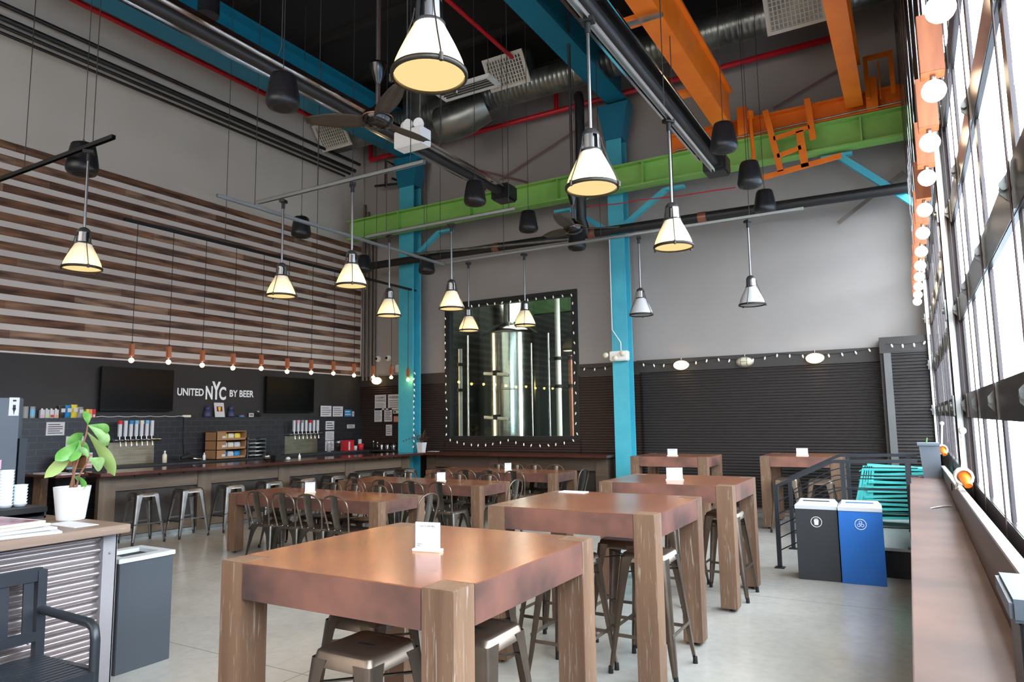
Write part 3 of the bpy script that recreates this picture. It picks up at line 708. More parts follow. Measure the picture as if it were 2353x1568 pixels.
PL = [(-1.94, 2.58, 1, 'largest lit pendant lamp at the top, hanging nearest the camera'),
      (-7.3, 3.8, 1, 'lit pendant lamp at far left in front of the wooden slats'),
      (-6.88, 6.02, 1, 'lit pendant lamp left of the pair on the nearest cross strut'),
      (-5.68, 6.02, 1, 'lit pendant lamp right of the pair on the nearest cross strut'),
      (-6.86, 8.1, 1, 'lit pendant lamp hanging in front of the left teal column'),
      (-5.69, 8.1, 1, 'lit pendant lamp just left of the brewery window top corner'),
      (-6.86, 10.3, 1, 'smallest lit pendant lamp, in front of the brewery window at left'),
      (-5.69, 10.3, 1, 'lit pendant lamp in front of the middle of the brewery window'),
      (-1.84, 4.33, 1, 'large lit pendant lamp right of centre, second on the lengthwise strut'),
      (-1.86, 6.3, 1, 'lit pendant lamp right of the right-hand teal column, on the lengthwise strut'),
      (-3.6, 10.3, 0, 'unlit pendant lamp right next to the right-hand teal column'),
      (-1.92, 10.3, 0, 'unlit pendant lamp farthest right, above the stair railing')]
p_on = pendant(True); p_off = pendant(False); used = {1: False, 0: False}
for x, y, l, lab in PL:
    src = p_on if l else p_off; loc = (x, y, 3.25 if y > 3 else 3.33)
    if not used[l]:
        src.location = loc; src['label'] = lab; src['group'] = 'lit pendant lamps' if l else 'unlit pendant lamps'; used[l] = True; o = src
    else: o = dup(src, loc, 0, lab)
    o.rotation_euler = (0, 0, R(40 + 23 * (x + y)))
    if l:
        ld = bpy.data.lights.new('pendant_glow', 'AREA'); ld.shape = 'DISK'; ld.size = .3; ld.energy = 9; ld.color = (1, .8, .52)
        lo = bpy.data.objects.new('pendant_glow', ld); COL.objects.link(lo); lo.location = (x, y, 3.22)

# bar pendants on the dark track
strut((-9.4, 5.42, ZS), (-9.4, 12.0, ZS), M['strut_dark'], 'dark track above the bar carrying small bulb pendants', (.25, .55, .8))
def blockpend(h, w, br, cordlen, bulbmat, cm):
    t = thing('block_pendant', 'x', 'pendant lamp')
    MB().bx(-w, w, -w, w, .0, h).build('wood_block', M['cedar'], t, bevel=.002)
    MB().cyl((0, 0, h), (0, 0, cordlen), .005, 6).cyl((0, 0, h), (0, 0, h + .03), .012, 8).build('cord', cm, t)
    MB().cyl((0, 0, 0), (0, 0, -.03), .014, 10).build('socket', M['lamp_metal'], t)
    MB().ball((0, 0, -.03 - br * .92), br, 16, 10).build('bulb', bulbmat, t)
    return t
ORD = ['first', 'second', 'third', 'fourth', 'fifth', 'sixth', 'seventh', 'eighth', 'ninth', 'tenth', 'eleventh', 'twelfth', 'thirteenth', 'fourteenth', 'fifteenth']
bpd = blockpend(.17, .027, .034, ZS - 2.6, M['bulb'], M['cord'])
for k in range(12):
    loc = (-9.4, 5.62 + .556 * k, 2.6 + (.012 if k % 3 == 1 else -.012 * (k % 2)))
    lab = 'small cedar block pendant with glowing bulb over the bar, %s from the camera end' % ORD[k]
    if k == 0: bpd.location = loc; bpd['label'] = lab; bpd['group'] = 'bulb pendants over the bar'
    else: dup(bpd, loc, 0, lab)
wpd = blockpend(.3, .052, .055, 7.6 - 3.31, M['bulb_win'], M['lamp_rod'])
WY = [3.05, 3.85, 4.6, 5.3, 6.15, 6.95, 7.75, 8.5, 9.2, 9.9, 10.6, 11.25]
for k, y in enumerate(WY):
    loc = (.2 - .004 * k, y, 3.31); lab = 'cedar block pendant with big round bulb beside the windows, %s from the camera' % ORD[k]
    if k == 0: wpd.location = loc; wpd['label'] = lab; wpd['group'] = 'bulb pendants beside the windows'
    else: dup(wpd, loc, 0, lab)
strut((.18, 1.0, 7.6), (.18, 11.95, 7.6), M['strut'], 'high strut channel beside the windows carrying the bulb pendants', (.1, .5, .9))

# -------------------------------------------------------------- speakers
def speaker():
    t = thing('pendant_speaker', 'x', 'speaker')
    prof = [(.001, .0), (.1, .0), (.14, .01), (.158, .035), (.165, .07), (.16, .12), (.146, .22), (.13, .3), (.122, .335), (.11, .35), (.001, .352)]
    n = 24; vs = []; fs = []
    for r, z in prof:
        for k in range(n):
            a = 2 * PI * k / n; q = r * (.94 if z > .08 and k % 6 in (1, 2) else 1); vs.append((q * math.cos(a), q * math.sin(a), z))
    for i in range(len(prof) - 1):
        for k in range(n): fs.append((i * n + k, i * n + (k + 1) % n, (i + 1) * n + (k + 1) % n, (i + 1) * n + k))
    MB().add(vs, fs, True).build('cabinet', M['speaker'], t)
    MB().lathe([(.001, -.003), (.09, -.002), (.1, .001)], n=24).build('grille', M['rubber'], t)
    MB().tube([(-.03, 0, .35), (-.02, 0, .39), (.0, 0, .41), (.02, 0, .39), (.03, 0, .35)], .006, 6).build('hanging_bracket', M['galv'], t)
    MB().cyl((0, 0, .4), (0, 0, CE - 4.75), .0045, 6).build('cable', M['cable'], t)
    return t
spk = speaker()
SPK = [(-5.22, 4.53, 'black pendant speaker at upper left, just left of the nearer fan'), (-7.82, 4.01, 'black pendant speaker behind the dark strut at far left'), (-8.75, 8.05, 'black pendant speaker over the bar in front of the wood slats'),
       (-5.31, 8.16, 'black pendant speaker in front of the green beam, left of centre'), (-5.35, 9.85, 'black pendant speaker left of the farther ceiling fan'), (-1.78, 8.31, 'black pendant speaker directly under the orange girder end'),
       (-1.7, 9.43, 'black pendant speaker below the orange ladder frame'), (-1.76, 10.88, 'black pendant speaker farthest right, by the drain pipe'), (-4.94, 10.88, 'black pendant speaker below the farther ceiling fan'),
       (-8.2, 10.82, 'black pendant speaker just right of the left teal column'), (-9.75, 10.7, 'dim black pendant speaker in the corner above the end of the bar'), (-1.77, 4.4, 'black pendant speaker cut off at the top, beside the orange crane'),]
for k, (x, y, lab) in enumerate(SPK):
    z = {1: 4.42, 6: 4.72, 8: 4.6, 9: 4.55, 5: 4.86}.get(k, 4.75)
    if k == 0: spk.location = (x, y, z); spk['label'] = lab; spk['group'] = 'black pendant speakers'
    else: dup(spk, (x, y, z), 0, lab)
tag(MB((-8.48, 5.96, 7.55)).cyl((-8.48, 5.96, 7.55), (-8.48, 5.96, CE), .15, 20).build('cylinder_downlight', M['speaker']), 'black cylinder hanging from the ceiling at the top edge, between the teal girders', 'light fixture')

# -------------------------------------------------------------- tall tables
def table(x0, x1, y0, y1, h, leg, ap, label, cat, name, group):
    cx, cy = (x0 + x1) / 2, (y0 + y1) / 2; O = (cx, cy, 0); t = thing(name, label, cat, O, 0, group)
    mb = MB(O); g = .0015; tt = .004
    mb.bx(x0 + leg + g, x1 - leg - g, y0, y1, h - tt, h).bx(x0, x0 + leg + g, y0 + leg + g, y1 - leg - g, h - tt, h).bx(x1 - leg - g, x1, y0 + leg + g, y1 - leg - g, h - tt, h)
    mb.build('tabletop', M['copper'], t)
    mb = MB(O); q = .0
    mb.bx(x0 + leg + g, x1 - leg - g, y0 + q, y0 + .03, h - ap, h - tt).bx(x0 + leg + g, x1 - leg - g, y1 - .03, y1 - q, h - ap, h - tt).bx(x0 + q, x0 + .03, y0 + leg + g, y1 - leg - g, h - ap, h - tt).bx(x1 - .03, x1 - q, y0 + leg + g, y1 - leg - g, h - ap, h - tt)
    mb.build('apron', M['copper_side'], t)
    for lx in (x0, x1 - leg):
        for ly in (y0, y1 - leg):
            l = MB(O).bx(lx, lx + leg, ly, ly + leg, .025, h).build('leg', M['oak'], t, bevel=.003)
            MB(O).cyl((lx + leg / 2, ly + leg / 2, 0), (lx + leg / 2, ly + leg / 2, .03), .014, 10).build('leveling_foot', M['rubber'], l)
    return t
G = 'tall copper topped tables'
table(-2.68, -1.44, 2.05, 3.28, 1.05, .14, .15, 'tall copper topped table in the foreground, nearest the camera', 'table', 'bar_table', G)
table(-2.63, -1.42, 4.17, 5.27, 1.05, .14, .15, 'tall copper topped table second from the camera in the row', 'table', 'bar_table', G)
table(-2.62, -1.39, 6.13, 7.15, 1.05, .14, .15, 'tall copper topped table third in the row, beside the recycling bins', 'table', 'bar_table', G)
table(-3.85, -2.67, 10.27, 11.2, 1.05, .14, .15, 'tall table against the dark wall, just right of the right-hand teal column', 'table', 'bar_table', G)
table(-2.02, -.93, 10.78, 11.82, 1.05, .14, .15, 'tall table against the dark wall behind the stair railing', 'table', 'bar_table', G)
G = 'low copper topped dining tables'
table(-7.72, -5.2, 5.98, 6.82, .75, .14, .14, 'long low dining table nearest the camera, in front of the bar', 'table', 'dining_table', G)
table(-7.72, -5.14, 7.95, 8.78, .75, .14, .14, 'long low dining table in the middle of the three', 'table', 'dining_table', G)
table(-7.72, -5.1, 10.15, 11.0, .75, .14, .14, 'long low dining table farthest from the camera, near the back wall', 'table', 'dining_table', G)

# ------------------------------------------------------ metal stools, chairs
def leg_sheet(sx, sy, ztop, half, spread, prof):
    """L-shaped pressed-metal leg under corner (sx,sy)"""
    rows = []
    for z, w in prof:
        k = half + spread * (ztop - z) / ztop; r = min(.03, w * .55)
        pts = [(k - w, k), (k - r, k), (k - r * .3, k - r * .08), (k - r * .08, k - r * .3), (k, k - r), (k, k - w)]
        rows.append([Vector((sx * a, sy * b, z)) for a, b in pts])
    return MB().sheet(rows)
def rsq(h, r, n=4):
    out = []
    for cx, cy, a0 in ((h - r, h - r, 0), (-h + r, h - r, 90), (-h + r, -h + r, 180), (h - r, -h + r, 270)):
        for k in range(n + 1):
            a = R(a0 + 90 * k / n); out.append((cx + r * math.cos(a), cy + r * math.sin(a)))
    return out
def seat_mesh(h0, h1, r, z, skirt):
    mb = MB(); rows = []
    for hh, rr_, zz in ((h0 - .03, r * .6, z - .004), (h0 - .012, r * .8, z), (h0, r, z - .008), (h1, r, z - skirt)):
        q = rsq(hh, rr_); q.append(q[0]); rows.append([Vector((a, b, zz)) for a, b in q])
    mb.sheet(rows); n = len(rows[0]) - 1
    mb.add(rows[0][:n], [tuple(range(n))], True)
    return mb
def slot(z):
    pts = [(math.cos(t) * .012 + (.032 if math.cos(t) > 0 else -.032), math.sin(t) * .012, z) for t in [2 * PI * k / 16 for k in range(16)]]
    return MB().prism(pts, (0, 0, .0015))
def stool(h, seat, mt):
    t = thing('bar_stool', 'x', 'stool')
    st = seat_mesh(seat, seat + .012, .035, h, .06).build('seat', mt, t)
    slot(h - .0042).build('handle_slot', M['rubber'], st)
    sp = .075 * h / .76
    for sx in (-1, 1):
        for sy in (-1, 1):
            hp = seat + .008
            l = leg_sheet(sx, sy, h - .02, hp, sp, [(h - .03, .085), (h - .08, .075), (h - .2, .062), (h * .5, .05), (h * .2, .038), (.03, .028)]).build('leg', mt, t)
            k = hp + sp - .012; MB().cyl((sx * k, sy * k, 0), (sx * k, sy * k, .045), .017, 10, .014).build('foot_cap', M['rubber'], l)
    z = .24; k = seat + .008 + sp * (h - .02 - z) / (h - .02) - .006
    for a, b in (((-k, -k), (k, -k)), ((-k, k), (k, k))): MB().bar((a[0], a[1], z), (b[0], b[1], z), .006, .022).build('footrest', mt, t)
    for a, b in (((-k, -k), (-k, k)), ((k, -k), (k, k))): MB().bar((a[0], a[1], z + .035), (b[0], b[1], z + .035), .006, .022).build('footrest', mt, t)
    z = h - .13; k = seat + .006
    MB().bar((-k, -k, z), (k, k, z), .02, .006).bar((-k, k, z), (k, -k, z), .02, .006).build('cross_brace', M['chair'], t)
    return t
tall = stool(.76, .145, M['gun'])
TS = [(-1.97, 2.2, 'bronze metal stool at the front of the foreground table, left one of two'), (-2.3, 2.6, 'bronze metal stool under the left side of the foreground table'), (-1.7, 2.6, 'bronze metal stool under the right side of the foreground table'), (-2.0, 3.03, 'bronze metal stool at the back of the foreground table'),
      (-2.02, 4.22, 'bronze metal stool at the front of the second tall table'), (-2.36, 4.68, 'bronze metal stool under the left side of the second tall table'), (-1.93, 4.97, 'bronze metal stool at the back of the second tall table'), (-1.6, 4.58, 'bronze metal stool under the right side of the second tall table'),
      (-2.06, 6.3, 'bronze metal stool at the front of the third tall table'), (-1.6, 6.72, 'bronze metal stool at the right side of the third tall table'), (-2.08, 6.82, 'bronze metal stool at the back of the third tall table'),
      (-1.64, 10.7, 'dark metal stool at the table behind the stair railing, left one'), (-1.17, 10.5, 'dark metal stool at the table behind the stair railing, right one'), (-3.3, 10.75, 'dark metal stool under the tall table beside the right-hand teal column')]
for k, (x, y, lab) in enumerate(TS):
    if k == 0: tall.location = (x, y, 0); tall['label'] = lab; tall['group'] = 'stools at the tall tables'
    else: dup(tall, (x, y, 0), 0, lab)
low = stool(.7, .15, M['silver'])
BS = [(-9.5, 5.95), (-9.4, 6.58), (-9.3, 7.24), (-9.21, 7.92), (-9.12, 8.56), (-9.02, 9.17), (-8.93, 9.76), (-8.85, 10.34), (-8.77, 10.88)]
for k, (x, y) in enumerate(BS):
    lab = 'silver metal stool along the bar, %s from the camera end' % ORD[k]
    if k == 0: low.location = (x, y, 0); low.rotation_euler = (0, 0, R(-8)); low['label'] = lab; low['group'] = 'stools along the bar'
    else: dup(low, (x, y, 0), R(-8), lab)

def chair():
    """pressed-metal cafe chair facing +y, back at -y"""
    t = thing('dining_chair', 'x', 'chair'); h = .445
    st = seat_mesh(.175, .185, .06, h, .035).build('seat', M['chair'], t)
    for sx in (-1, 1):
        for sy in (-1, 1):
            prof = [(h - .02, .16), (h - .045, .13), (h - .08, .1), (h - .13, .075), (.2, .055), (.1, .042), (.03, .033)]
            l = leg_sheet(sx, sy, h, .178, .05, prof).build('leg', M['chair'], t)
            MB().cyl((sx * .218, sy * .218, 0), (sx * .218, sy * .218, .04), .016, 8).build('foot_cap', M['rubber'], l)
    pts = [(-.15, -.17, .43), (-.168, -.195, .55), (-.185, -.225, .68), (-.175, -.24, .755), (-.13, -.252, .805), (-.06, -.258, .826), (0, -.26, .83)]
    pts = pts + [(-x, y, z) for x, y, z in pts[-2::-1]]
    MB().tube(pts, .0105, 8).build('back_frame', M['gun'], t)
    rows = []
    for z, y, w in ((.445, -.165, .05), (.5, -.19, .05), (.62, -.222, .052), (.74, -.243, .056), (.8, -.252, .058), (.826, -.257, .056)):
        rows.append([Vector((-w, y - .006, z)), Vector((-w + .006, y, z)), Vector((w - .006, y, z)), Vector((w, y - .006, z))])
    MB().sheet(rows).build('back_splat', M['chair'], t)
    mb = MB()
    for x in (-.15, -.045, .045, .15): mb.ball((x, -.19 if abs(x) < .1 else -.178, .45), .007, 8, 5)
    mb.build('rivet', M['chrome'], t)
    return t
ch = chair(); first = True
def put_chair(x, y, rz, lab, grp):
    global first
    if first:
        ch.location = (x, y, 0); ch.rotation_euler = (0, 0, rz); ch['label'] = lab; ch['group'] = grp; first = False
    else: dup(ch, (x, y, 0), rz, lab, grp)
for nm, yn, yf, xn, xf, end in (('nearest', 5.96, 6.62, (-6.86, -6.43, -6.02, -5.6), (-7.4, -6.78, -6.4, -6.0), (-5.02, 6.35)), ('middle', 7.78, 8.56, (-6.98, -6.5, -5.98, -5.5), (-7.05, -6.55, -6.1, -5.55), (-4.98, 8.25)), ('farthest', 9.84, 10.78, (-6.92, -6.47, -6.02, -5.55), (-6.75, -6.35, -5.98, -5.55), (-4.94, 10.4))):
    for k in range(4):
        put_chair(xn[k], yn, R((k * 7) % 5 - 2), 'gunmetal chair, %s from left on the near side of the %s dining table' % (ORD[k], nm), 'chairs on the near side of the %s dining table' % nm)
        put_chair(xf[k], yf, PI + R((k * 5) % 5 - 2), 'gunmetal chair, %s from left on the far side of the %s dining table' % (ORD[k], nm), 'chairs on the far side of the %s dining table' % nm)
    put_chair(end[0], end[1], R(90), 'gunmetal chair at the right-hand end of the %s dining table' % nm, 'chairs at the table ends')

# ----------------------------------------------------------- table signs
def menu_sign(loc, rz, lab, w=.125, h=.13):
    t = thing('menu_sign', lab, 'sign', loc, rz, 'white acrylic menu stands on the tables')
    MB().bx(-w / 2 - .008, w / 2 + .008, -.022, .022, 0, .012).build('base', M['cream'], t, bevel=.002)
    MB().bx(-w / 2, w / 2, -.003, .003, .012, h).build('panel', M['acrylic'], t)
    text('lettering', 'SCAN TO VIEW MENU', M['ink'], t, (-w * .32, -.0036, h - .022), ROT_B, height=.009, width=w * .64)
    mb = MB()
    for i, l in enumerate((.025, .018)): mb.bx(-w * .44, -w * .44 + l, -.0037, -.003, .03 - .008 * i, .033 - .008 * i)
    mb.build('fine_print', M['ink_grey'], t)
menu_sign((-1.98, 2.62, 1.05), R(10), 'white menu stand on the foreground tall table')
menu_sign((-2.0, 6.5, 1.05), R(14), 'white menu stand on the third tall table', .15, .12)
menu_sign((-3.25, 10.5, 1.05), R(10), 'white menu stand on the tall table beside the teal column', .15, .11)
menu_sign((-1.47, 11.1, 1.05), R(8), 'white menu stand on the tall table behind the stair railing', .16, .11)
menu_sign((-6.75, 6.45, .75), R(55), 'white menu stand on the nearest dining table')
menu_sign((-6.1, 8.4, .75), R(45), 'white menu stand on the middle dining table')
menu_sign((-6.25, 10.6, .75), R(50), 'white menu stand on the farthest dining table')
tag(MB((-2.4, 5.2, 1.05)).bx(-2.55, -2.33, 5.13, 5.24, 1.05, 1.056).build('menu_sheet', M['paper']), 'flat white menu card lying on the second tall table back corner', 'paper')

# --------------------------------------------------------------------- bar
BA = math.atan2(.9, 6.05); BL = math.hypot(.9, 6.05)
bar = thing('bar_counter', 'long bar counter with glossy copper top and oak panel front', 'bar', (-9.7, 5.45, 0), -BA)
MB().bx(-.78, 0, 0, BL, .935, .98).build('countertop', M['bar_copper'], bar, bevel=.004)
n = 4
for k in range(n + 1):
    y = .1 + (BL - .42) * k / n
    MB().bx(-.42, -.3, y, y + .22, 0, .93).build('post', M['oak_post'], bar)
for k in range(n):
    y0 = .32 + (BL - .42) * k / n; y1 = .1 + (BL - .42) * (k + 1) / n
    MB().bx(-.4, -.315, y0, y1, .7, .93).build('rail_panel', M['oak_h'], bar)
    MB().bx(-.42, -.37, y0, y1, .17, .7).build('recess_panel', M['oak_dark'], bar)
    MB().bx(-.4, -.325, y0, y1, .06, .17).build('base_board', M['oak_h'], bar)
    mb = MB()
    for f in (.2, .5, .8): mb.tube([(-.3, y0 + (y1 - y0) * f, .92), (-.27, y0 + (y1 - y0) * f, .89), (-.25, y0 + (y1 - y0) * f, .9)], .006, 5)
    mb.build('bag_hook', M['rubber'], bar)
MB().bx(-.42, -.31, .1, BL - .1, 0, .055).build('kick_plate', M['galv'], bar)
rail = thing('wall_counter', 'dark wooden drink counter running along the back wall below the brewery window', 'counter', (-6.9, 11.8, 0))
O = (-6.9, 11.8, 0)
MB(O).bx(-9.28, -4.76, 11.52, 12.3, .935, .98).build('countertop', M['bar_copper'], rail, bevel=.004)
for x in (-8.95, -7.4, -6.6, -5.1): MB(O).bx(x, x + .22, 11.8, 12.28, 0, .93).build('post', M['oak_hx'], rail)
for x0, x1 in ((-8.73, -7.4), (-7.18, -6.6), (-6.38, -5.1)):
    MB(O).bx(x0, x1, 11.83, 11.9, .68, .93).build('rail_panel', M['oak_hx'], rail)
    MB(O).bx(x0, x1, 11.92, 11.96, .06, .68).build('recess_panel', M['oak_dark'], rail)
bc = thing('back_counter', 'black tiled work counter against the wall behind the bar', 'counter', (-10.9, 8.8, 0))
MB((-10.9, 8.8, 0)).bx(-11.23, -10.72, 5.55, 12.3, 0, .97).build('tiled_base', M['tile'], bc)
MB((-10.9, 8.8, 0)).bx(-11.23, -10.7, 5.55, 12.3, .97, 1.0).build('worktop', M['black_wall'], bc)
MB((-10.9, 8.8, 0)).bx(-10.7, -9.9, 12.0, 12.3, .97, 1.0).build('worktop_return', M['black_wall'], bc)
sc_ = thing('service_flap', 'dark narrow service shelf between the bar end and the wall', 'counter', (-10.5, 5.3, 0))
MB((-10.5, 5.3, 0)).bx(-11.2, -9.95, 5.0, 5.42, .95, .98).build('shelf_top', M['bar_copper'], sc_)
MB((-10.5, 5.3, 0)).bx(-10.55, -9.98, 5.3, 5.4, 0, .95).build('side_panel', M['black_wall'], sc_)
MB((-10.5, 5.3, 0)).bx(-11.15, -10.95, 5.3, 5.4, 0, .95).build('wood_post', M['oak'], sc_)

# ----------------------------------------------------------- bar wall items
WX = W + .02; TX = W + .11
for y0, y1, z0, z1, lab in ((6.24, 7.5, 1.87, 2.59, 'flat black television on the bar wall, left of the white lettering'), (9.52, 10.8, 1.85, 2.58, 'flat black television on the bar wall, right of the white lettering')):
    O = (WX + .08, (y0 + y1) / 2, z0); t = thing('television', lab, 'television', O, 0, 'televisions on the bar wall')
    MB(O).bx(WX + .06, WX + .1, y0, y1, z0, z1).build('bezel', M['tv'], t, bevel=.004)
    MB(O).bx(WX + .1, WX + .102, y0 + .015, y1 - .015, z0 + .03, z1 - .015).build('screen', mat('tv_screen', (5, 5, 6), .3, spec=.15), t)
    MB(O).bx(WX, WX + .06, (y0 + y1) / 2 - .15, (y0 + y1) / 2 + .15, z0 + .2, z1 - .2).build('wall_mount', M['rubber'], t)
ws = thing('wall_lettering', 'white wall lettering reading UNITED NYC BY BEER between the televisions', 'sign', (WX, 8.45, 2.1))
O = (WX, 8.45, 2.1)
text('word_united', 'UNITED', M['white_letter'], ws, (WX + .012, 7.63, 2.15), ROT_L, .135, .53, bold=.025, origin=O)
text('letter_n', 'N', M['white_letter'], ws, (WX + .012, 8.2, 2.09), ROT_L, .25, .15, bold=.03, origin=O)
text('letter_y', 'Y', M['white_letter'], ws, (WX + .012, 8.33, 2.09), ROT_L, .34, .19, bold=.03, origin=O)
text('letter_c', 'C', M['white_letter'], ws, (WX + .012, 8.49, 2.085), ROT_L, .25, .15, bold=.03, origin=O)
text('word_by_beer', 'BY BEER', M['white_letter'], ws, (WX + .012, 8.72, 2.15), ROT_L, .13, .56, bold=.025, origin=O)
SZ = 1.762; SX = W + .065
def sitem(name, y, w, h, m, lab, cat, grp, kind='box'):
    O = (SX, y, SZ); o = None
    if kind == 'box':
        t = thing(name, lab, cat, O, 0, grp); MB(O).bx(SX - .03, SX + .03, y - w / 2, y + w / 2, SZ, SZ + h).build('carton', M['paper'] if grp and 'pale' in grp else m, t, bevel=.003)
        MB(O).bx(SX + .0302, SX + .031, y - w / 2 + .006, y + w / 2 - .006, SZ + h * .08, SZ + h * .38).build('printed_band', m if grp and 'pale' in grp else M['paper'], t)
        if grp and 'pale' in grp: MB(O).cyl((SX, y, SZ + h), (SX, y, SZ + h + .018), .014, 8).build('cap', M['white_plastic'], t)
    elif kind == 'can':
        t = thing(name, lab, cat, O, 0, grp); MB(O).cyl((SX, y, SZ), (SX, y, SZ + h), w / 2, 14).build('can_body', M['grey_p'], t); MB(O).lathe([(w / 2 + .001, SZ + h * .15), (w / 2 + .001, SZ + h * .8)], (SX, y, 0), 14).build('printed_band', m, t)
    else:
        t = thing(name, lab, cat, O, 0, grp); mb = MB(O); rows = []
        for z, d, ww in ((0, .004, 1), (.08, .02, .95), (.5, .045, .9), (.85, .03, .93), (.94, .004, .98), (1, .003, 1.05)):
            q = [(-1, 0), (-.6, .8), (0, 1), (.6, .8), (1, 0), (.6, -.8), (0, -1), (-.6, -.8), (-1, 0)]
            rows.append([Vector((SX + b * d, y + a * ww * w / 2, SZ + z * h)) for a, b in q])
        mb.sheet(rows).build('pouch', m, t)
        MB(O).bx(SX + .04, SX + .047, y - w * .28, y + w * .28, SZ + h * .45, SZ + h * .75).build('printed_label', M['paper'], t)
for y, m, lab in ((5.2, 'grey_p', 'grey patterned can on the shelf nearest the tall fridge'), (5.29, 'sky', 'pale blue can on the shelf, second from the tall fridge')): sitem('drink_can', y, .075, .17, M[m], lab, 'can', 'cans on the bar shelf', 'can')
for k, (y, m, c) in enumerate(((5.42, 'pink', 'pink'), (5.485, 'lime', 'lime'), (5.55, 'red', 'red'), (5.615, 'orange_p', 'orange'))): sitem('drink_carton', y, .058, .125, M[m], 'white drink carton with a %s band on the bar shelf' % c, 'carton', 'pale cartons on the bar shelf')
for k, (y, m, c, h) in enumerate(((5.7, 'bag_black', 'black', .19), (5.79, 'blue', 'blue', .195), (5.88, 'yellow', 'yellow', .205), (5.97, 'grey_p', 'silver grey', .17))): sitem('snack_bag', y, .1, h, M[m], '%s crisp bag standing on the bar shelf' % c, 'snack bag', 'snack bags on the bar shelf', 'bag')
for y, m, c in ((6.07, 'yellow', 'yellow'), (6.12, 'orange_p', 'orange'), (6.17, 'red', 'red')): sitem('snack_box', y, .046, .135, M[m], 'slim %s snack box on the bar shelf left of the television' % c, 'box', 'slim boxes on the bar shelf')
for y, lab in ((8.23, 'navy hooded cosy on the bar shelf left of the beer picture'), (8.74, 'navy hooded cosy on the bar shelf right of the beer picture')):
    O = (SX, y, SZ); t = thing('hooded_cosy', lab, 'bottle cosy', O, 0, 'navy hooded cosies')
    MB(O).lathe([(.001, 0), (.075, 0), (.08, .02), (.072, .08), (.05, .125), (.042, .135)], O, 14).build('body', M['navy'], t)
    MB(O).lathe([(.04, .13), (.05, .15), (.046, .18), (.025, .205), (.001, .215)], O, 14).build('hood', M['navy'], t)
O = (SX, 8.48, SZ); t = thing('framed_picture', 'white framed picture of an amber beer glass on the bar shelf', 'picture', O)
MB(O).prism([(SX + .03, 8.375, SZ), (SX + .03, 8.585, SZ), (SX - .02, 8.585, SZ + .27), (SX - .02, 8.375, SZ + .27)], (-.01, 0, 0)).build('frame', M['paper'], t)
MB(O).prism([(SX + .0125, 8.42, SZ + .105), (SX + .0125, 8.54, SZ + .105), (SX - .003, 8.54, SZ + .2), (SX - .003, 8.42, SZ + .2)], (.002, 0, 0)).build('print', mat('picture_brown', (120, 40, 24), .6), t)
MB(O).prism([(SX + .0145, 8.46, SZ + .11), (SX + .0145, 8.49, SZ + .11), (SX - .001, 8.51, SZ + .19), (SX - .001, 8.45, SZ + .19)], (.002, 0, 0)).build('beer_glass', M['yellow'], t)
O = (SX, 8.98, SZ); t = thing('bottle_opener_set', 'small red and blue gadget lying on the bar shelf', 'gadget', O)
MB(O).bx(SX - .02, SX + .02, 8.93, 9.03, SZ, SZ + .03).build('body', M['blue'], t); MB(O).bx(SX - .015, SX + .021, 8.95, 9.0, SZ + .03, SZ + .045).build('top', M['red'], t)
O = (SX, 9.2, SZ); t = thing('shelf_card', 'small white card sign on the bar shelf left of the right television', 'sign', O)
MB(O).bx(SX, SX + .008, 9.15, 9.26, SZ, SZ + .075).build('card', M['paper'], t); MB(O).bx(SX + .0082, SX + .009, 9.165, 9.245, SZ + .02, SZ + .032).bx(SX + .0082, SX + .009, 9.165, 9.245, SZ + .042, SZ + .056).build('print_lines', M['ink'], t)
tag(MB((SX, 9.34, SZ)).lathe([(.001, 0), (.05, 0), (.052, .12)], (SX, 9.37, SZ), 16).build('glass_jar', M['clear']), 'clear glass jar on the bar shelf under the right television', 'jar')
mb = MB((SX, 6.9, SZ)); mb.tube([(SX + .03, 6.2 + .09 * i, SZ + .012 + (.012 if i % 3 == 1 else 0)) for i in range(18)], .005, 5); tag(mb.build('power_cable', M['white_plastic']), 'white power cable lying along the bar shelf under the left television', 'cable')
tag(MB((TX, 7.72, 1.4)).tube([(TX - .04, 7.7, SZ + .008), (TX + .01, 7.72, SZ), (TX + .012, 7.72, 1.35), (TX + .02, 7.75, 1.1), (TX + .05, 7.85, 1.006)], .006, 6).build('power_cable', M['cord']), 'black power cable hanging down the tiles right of the left beer taps', 'cable')
O = (SX, 7.8, SZ); tag(MB(O).bx(SX - .02, SX + .03, 7.72, 7.88, SZ + .0, SZ + .04).build('power_strip', M['cream'], bevel=.006), 'tan power strip on the bar shelf below the lettering', 'power strip')

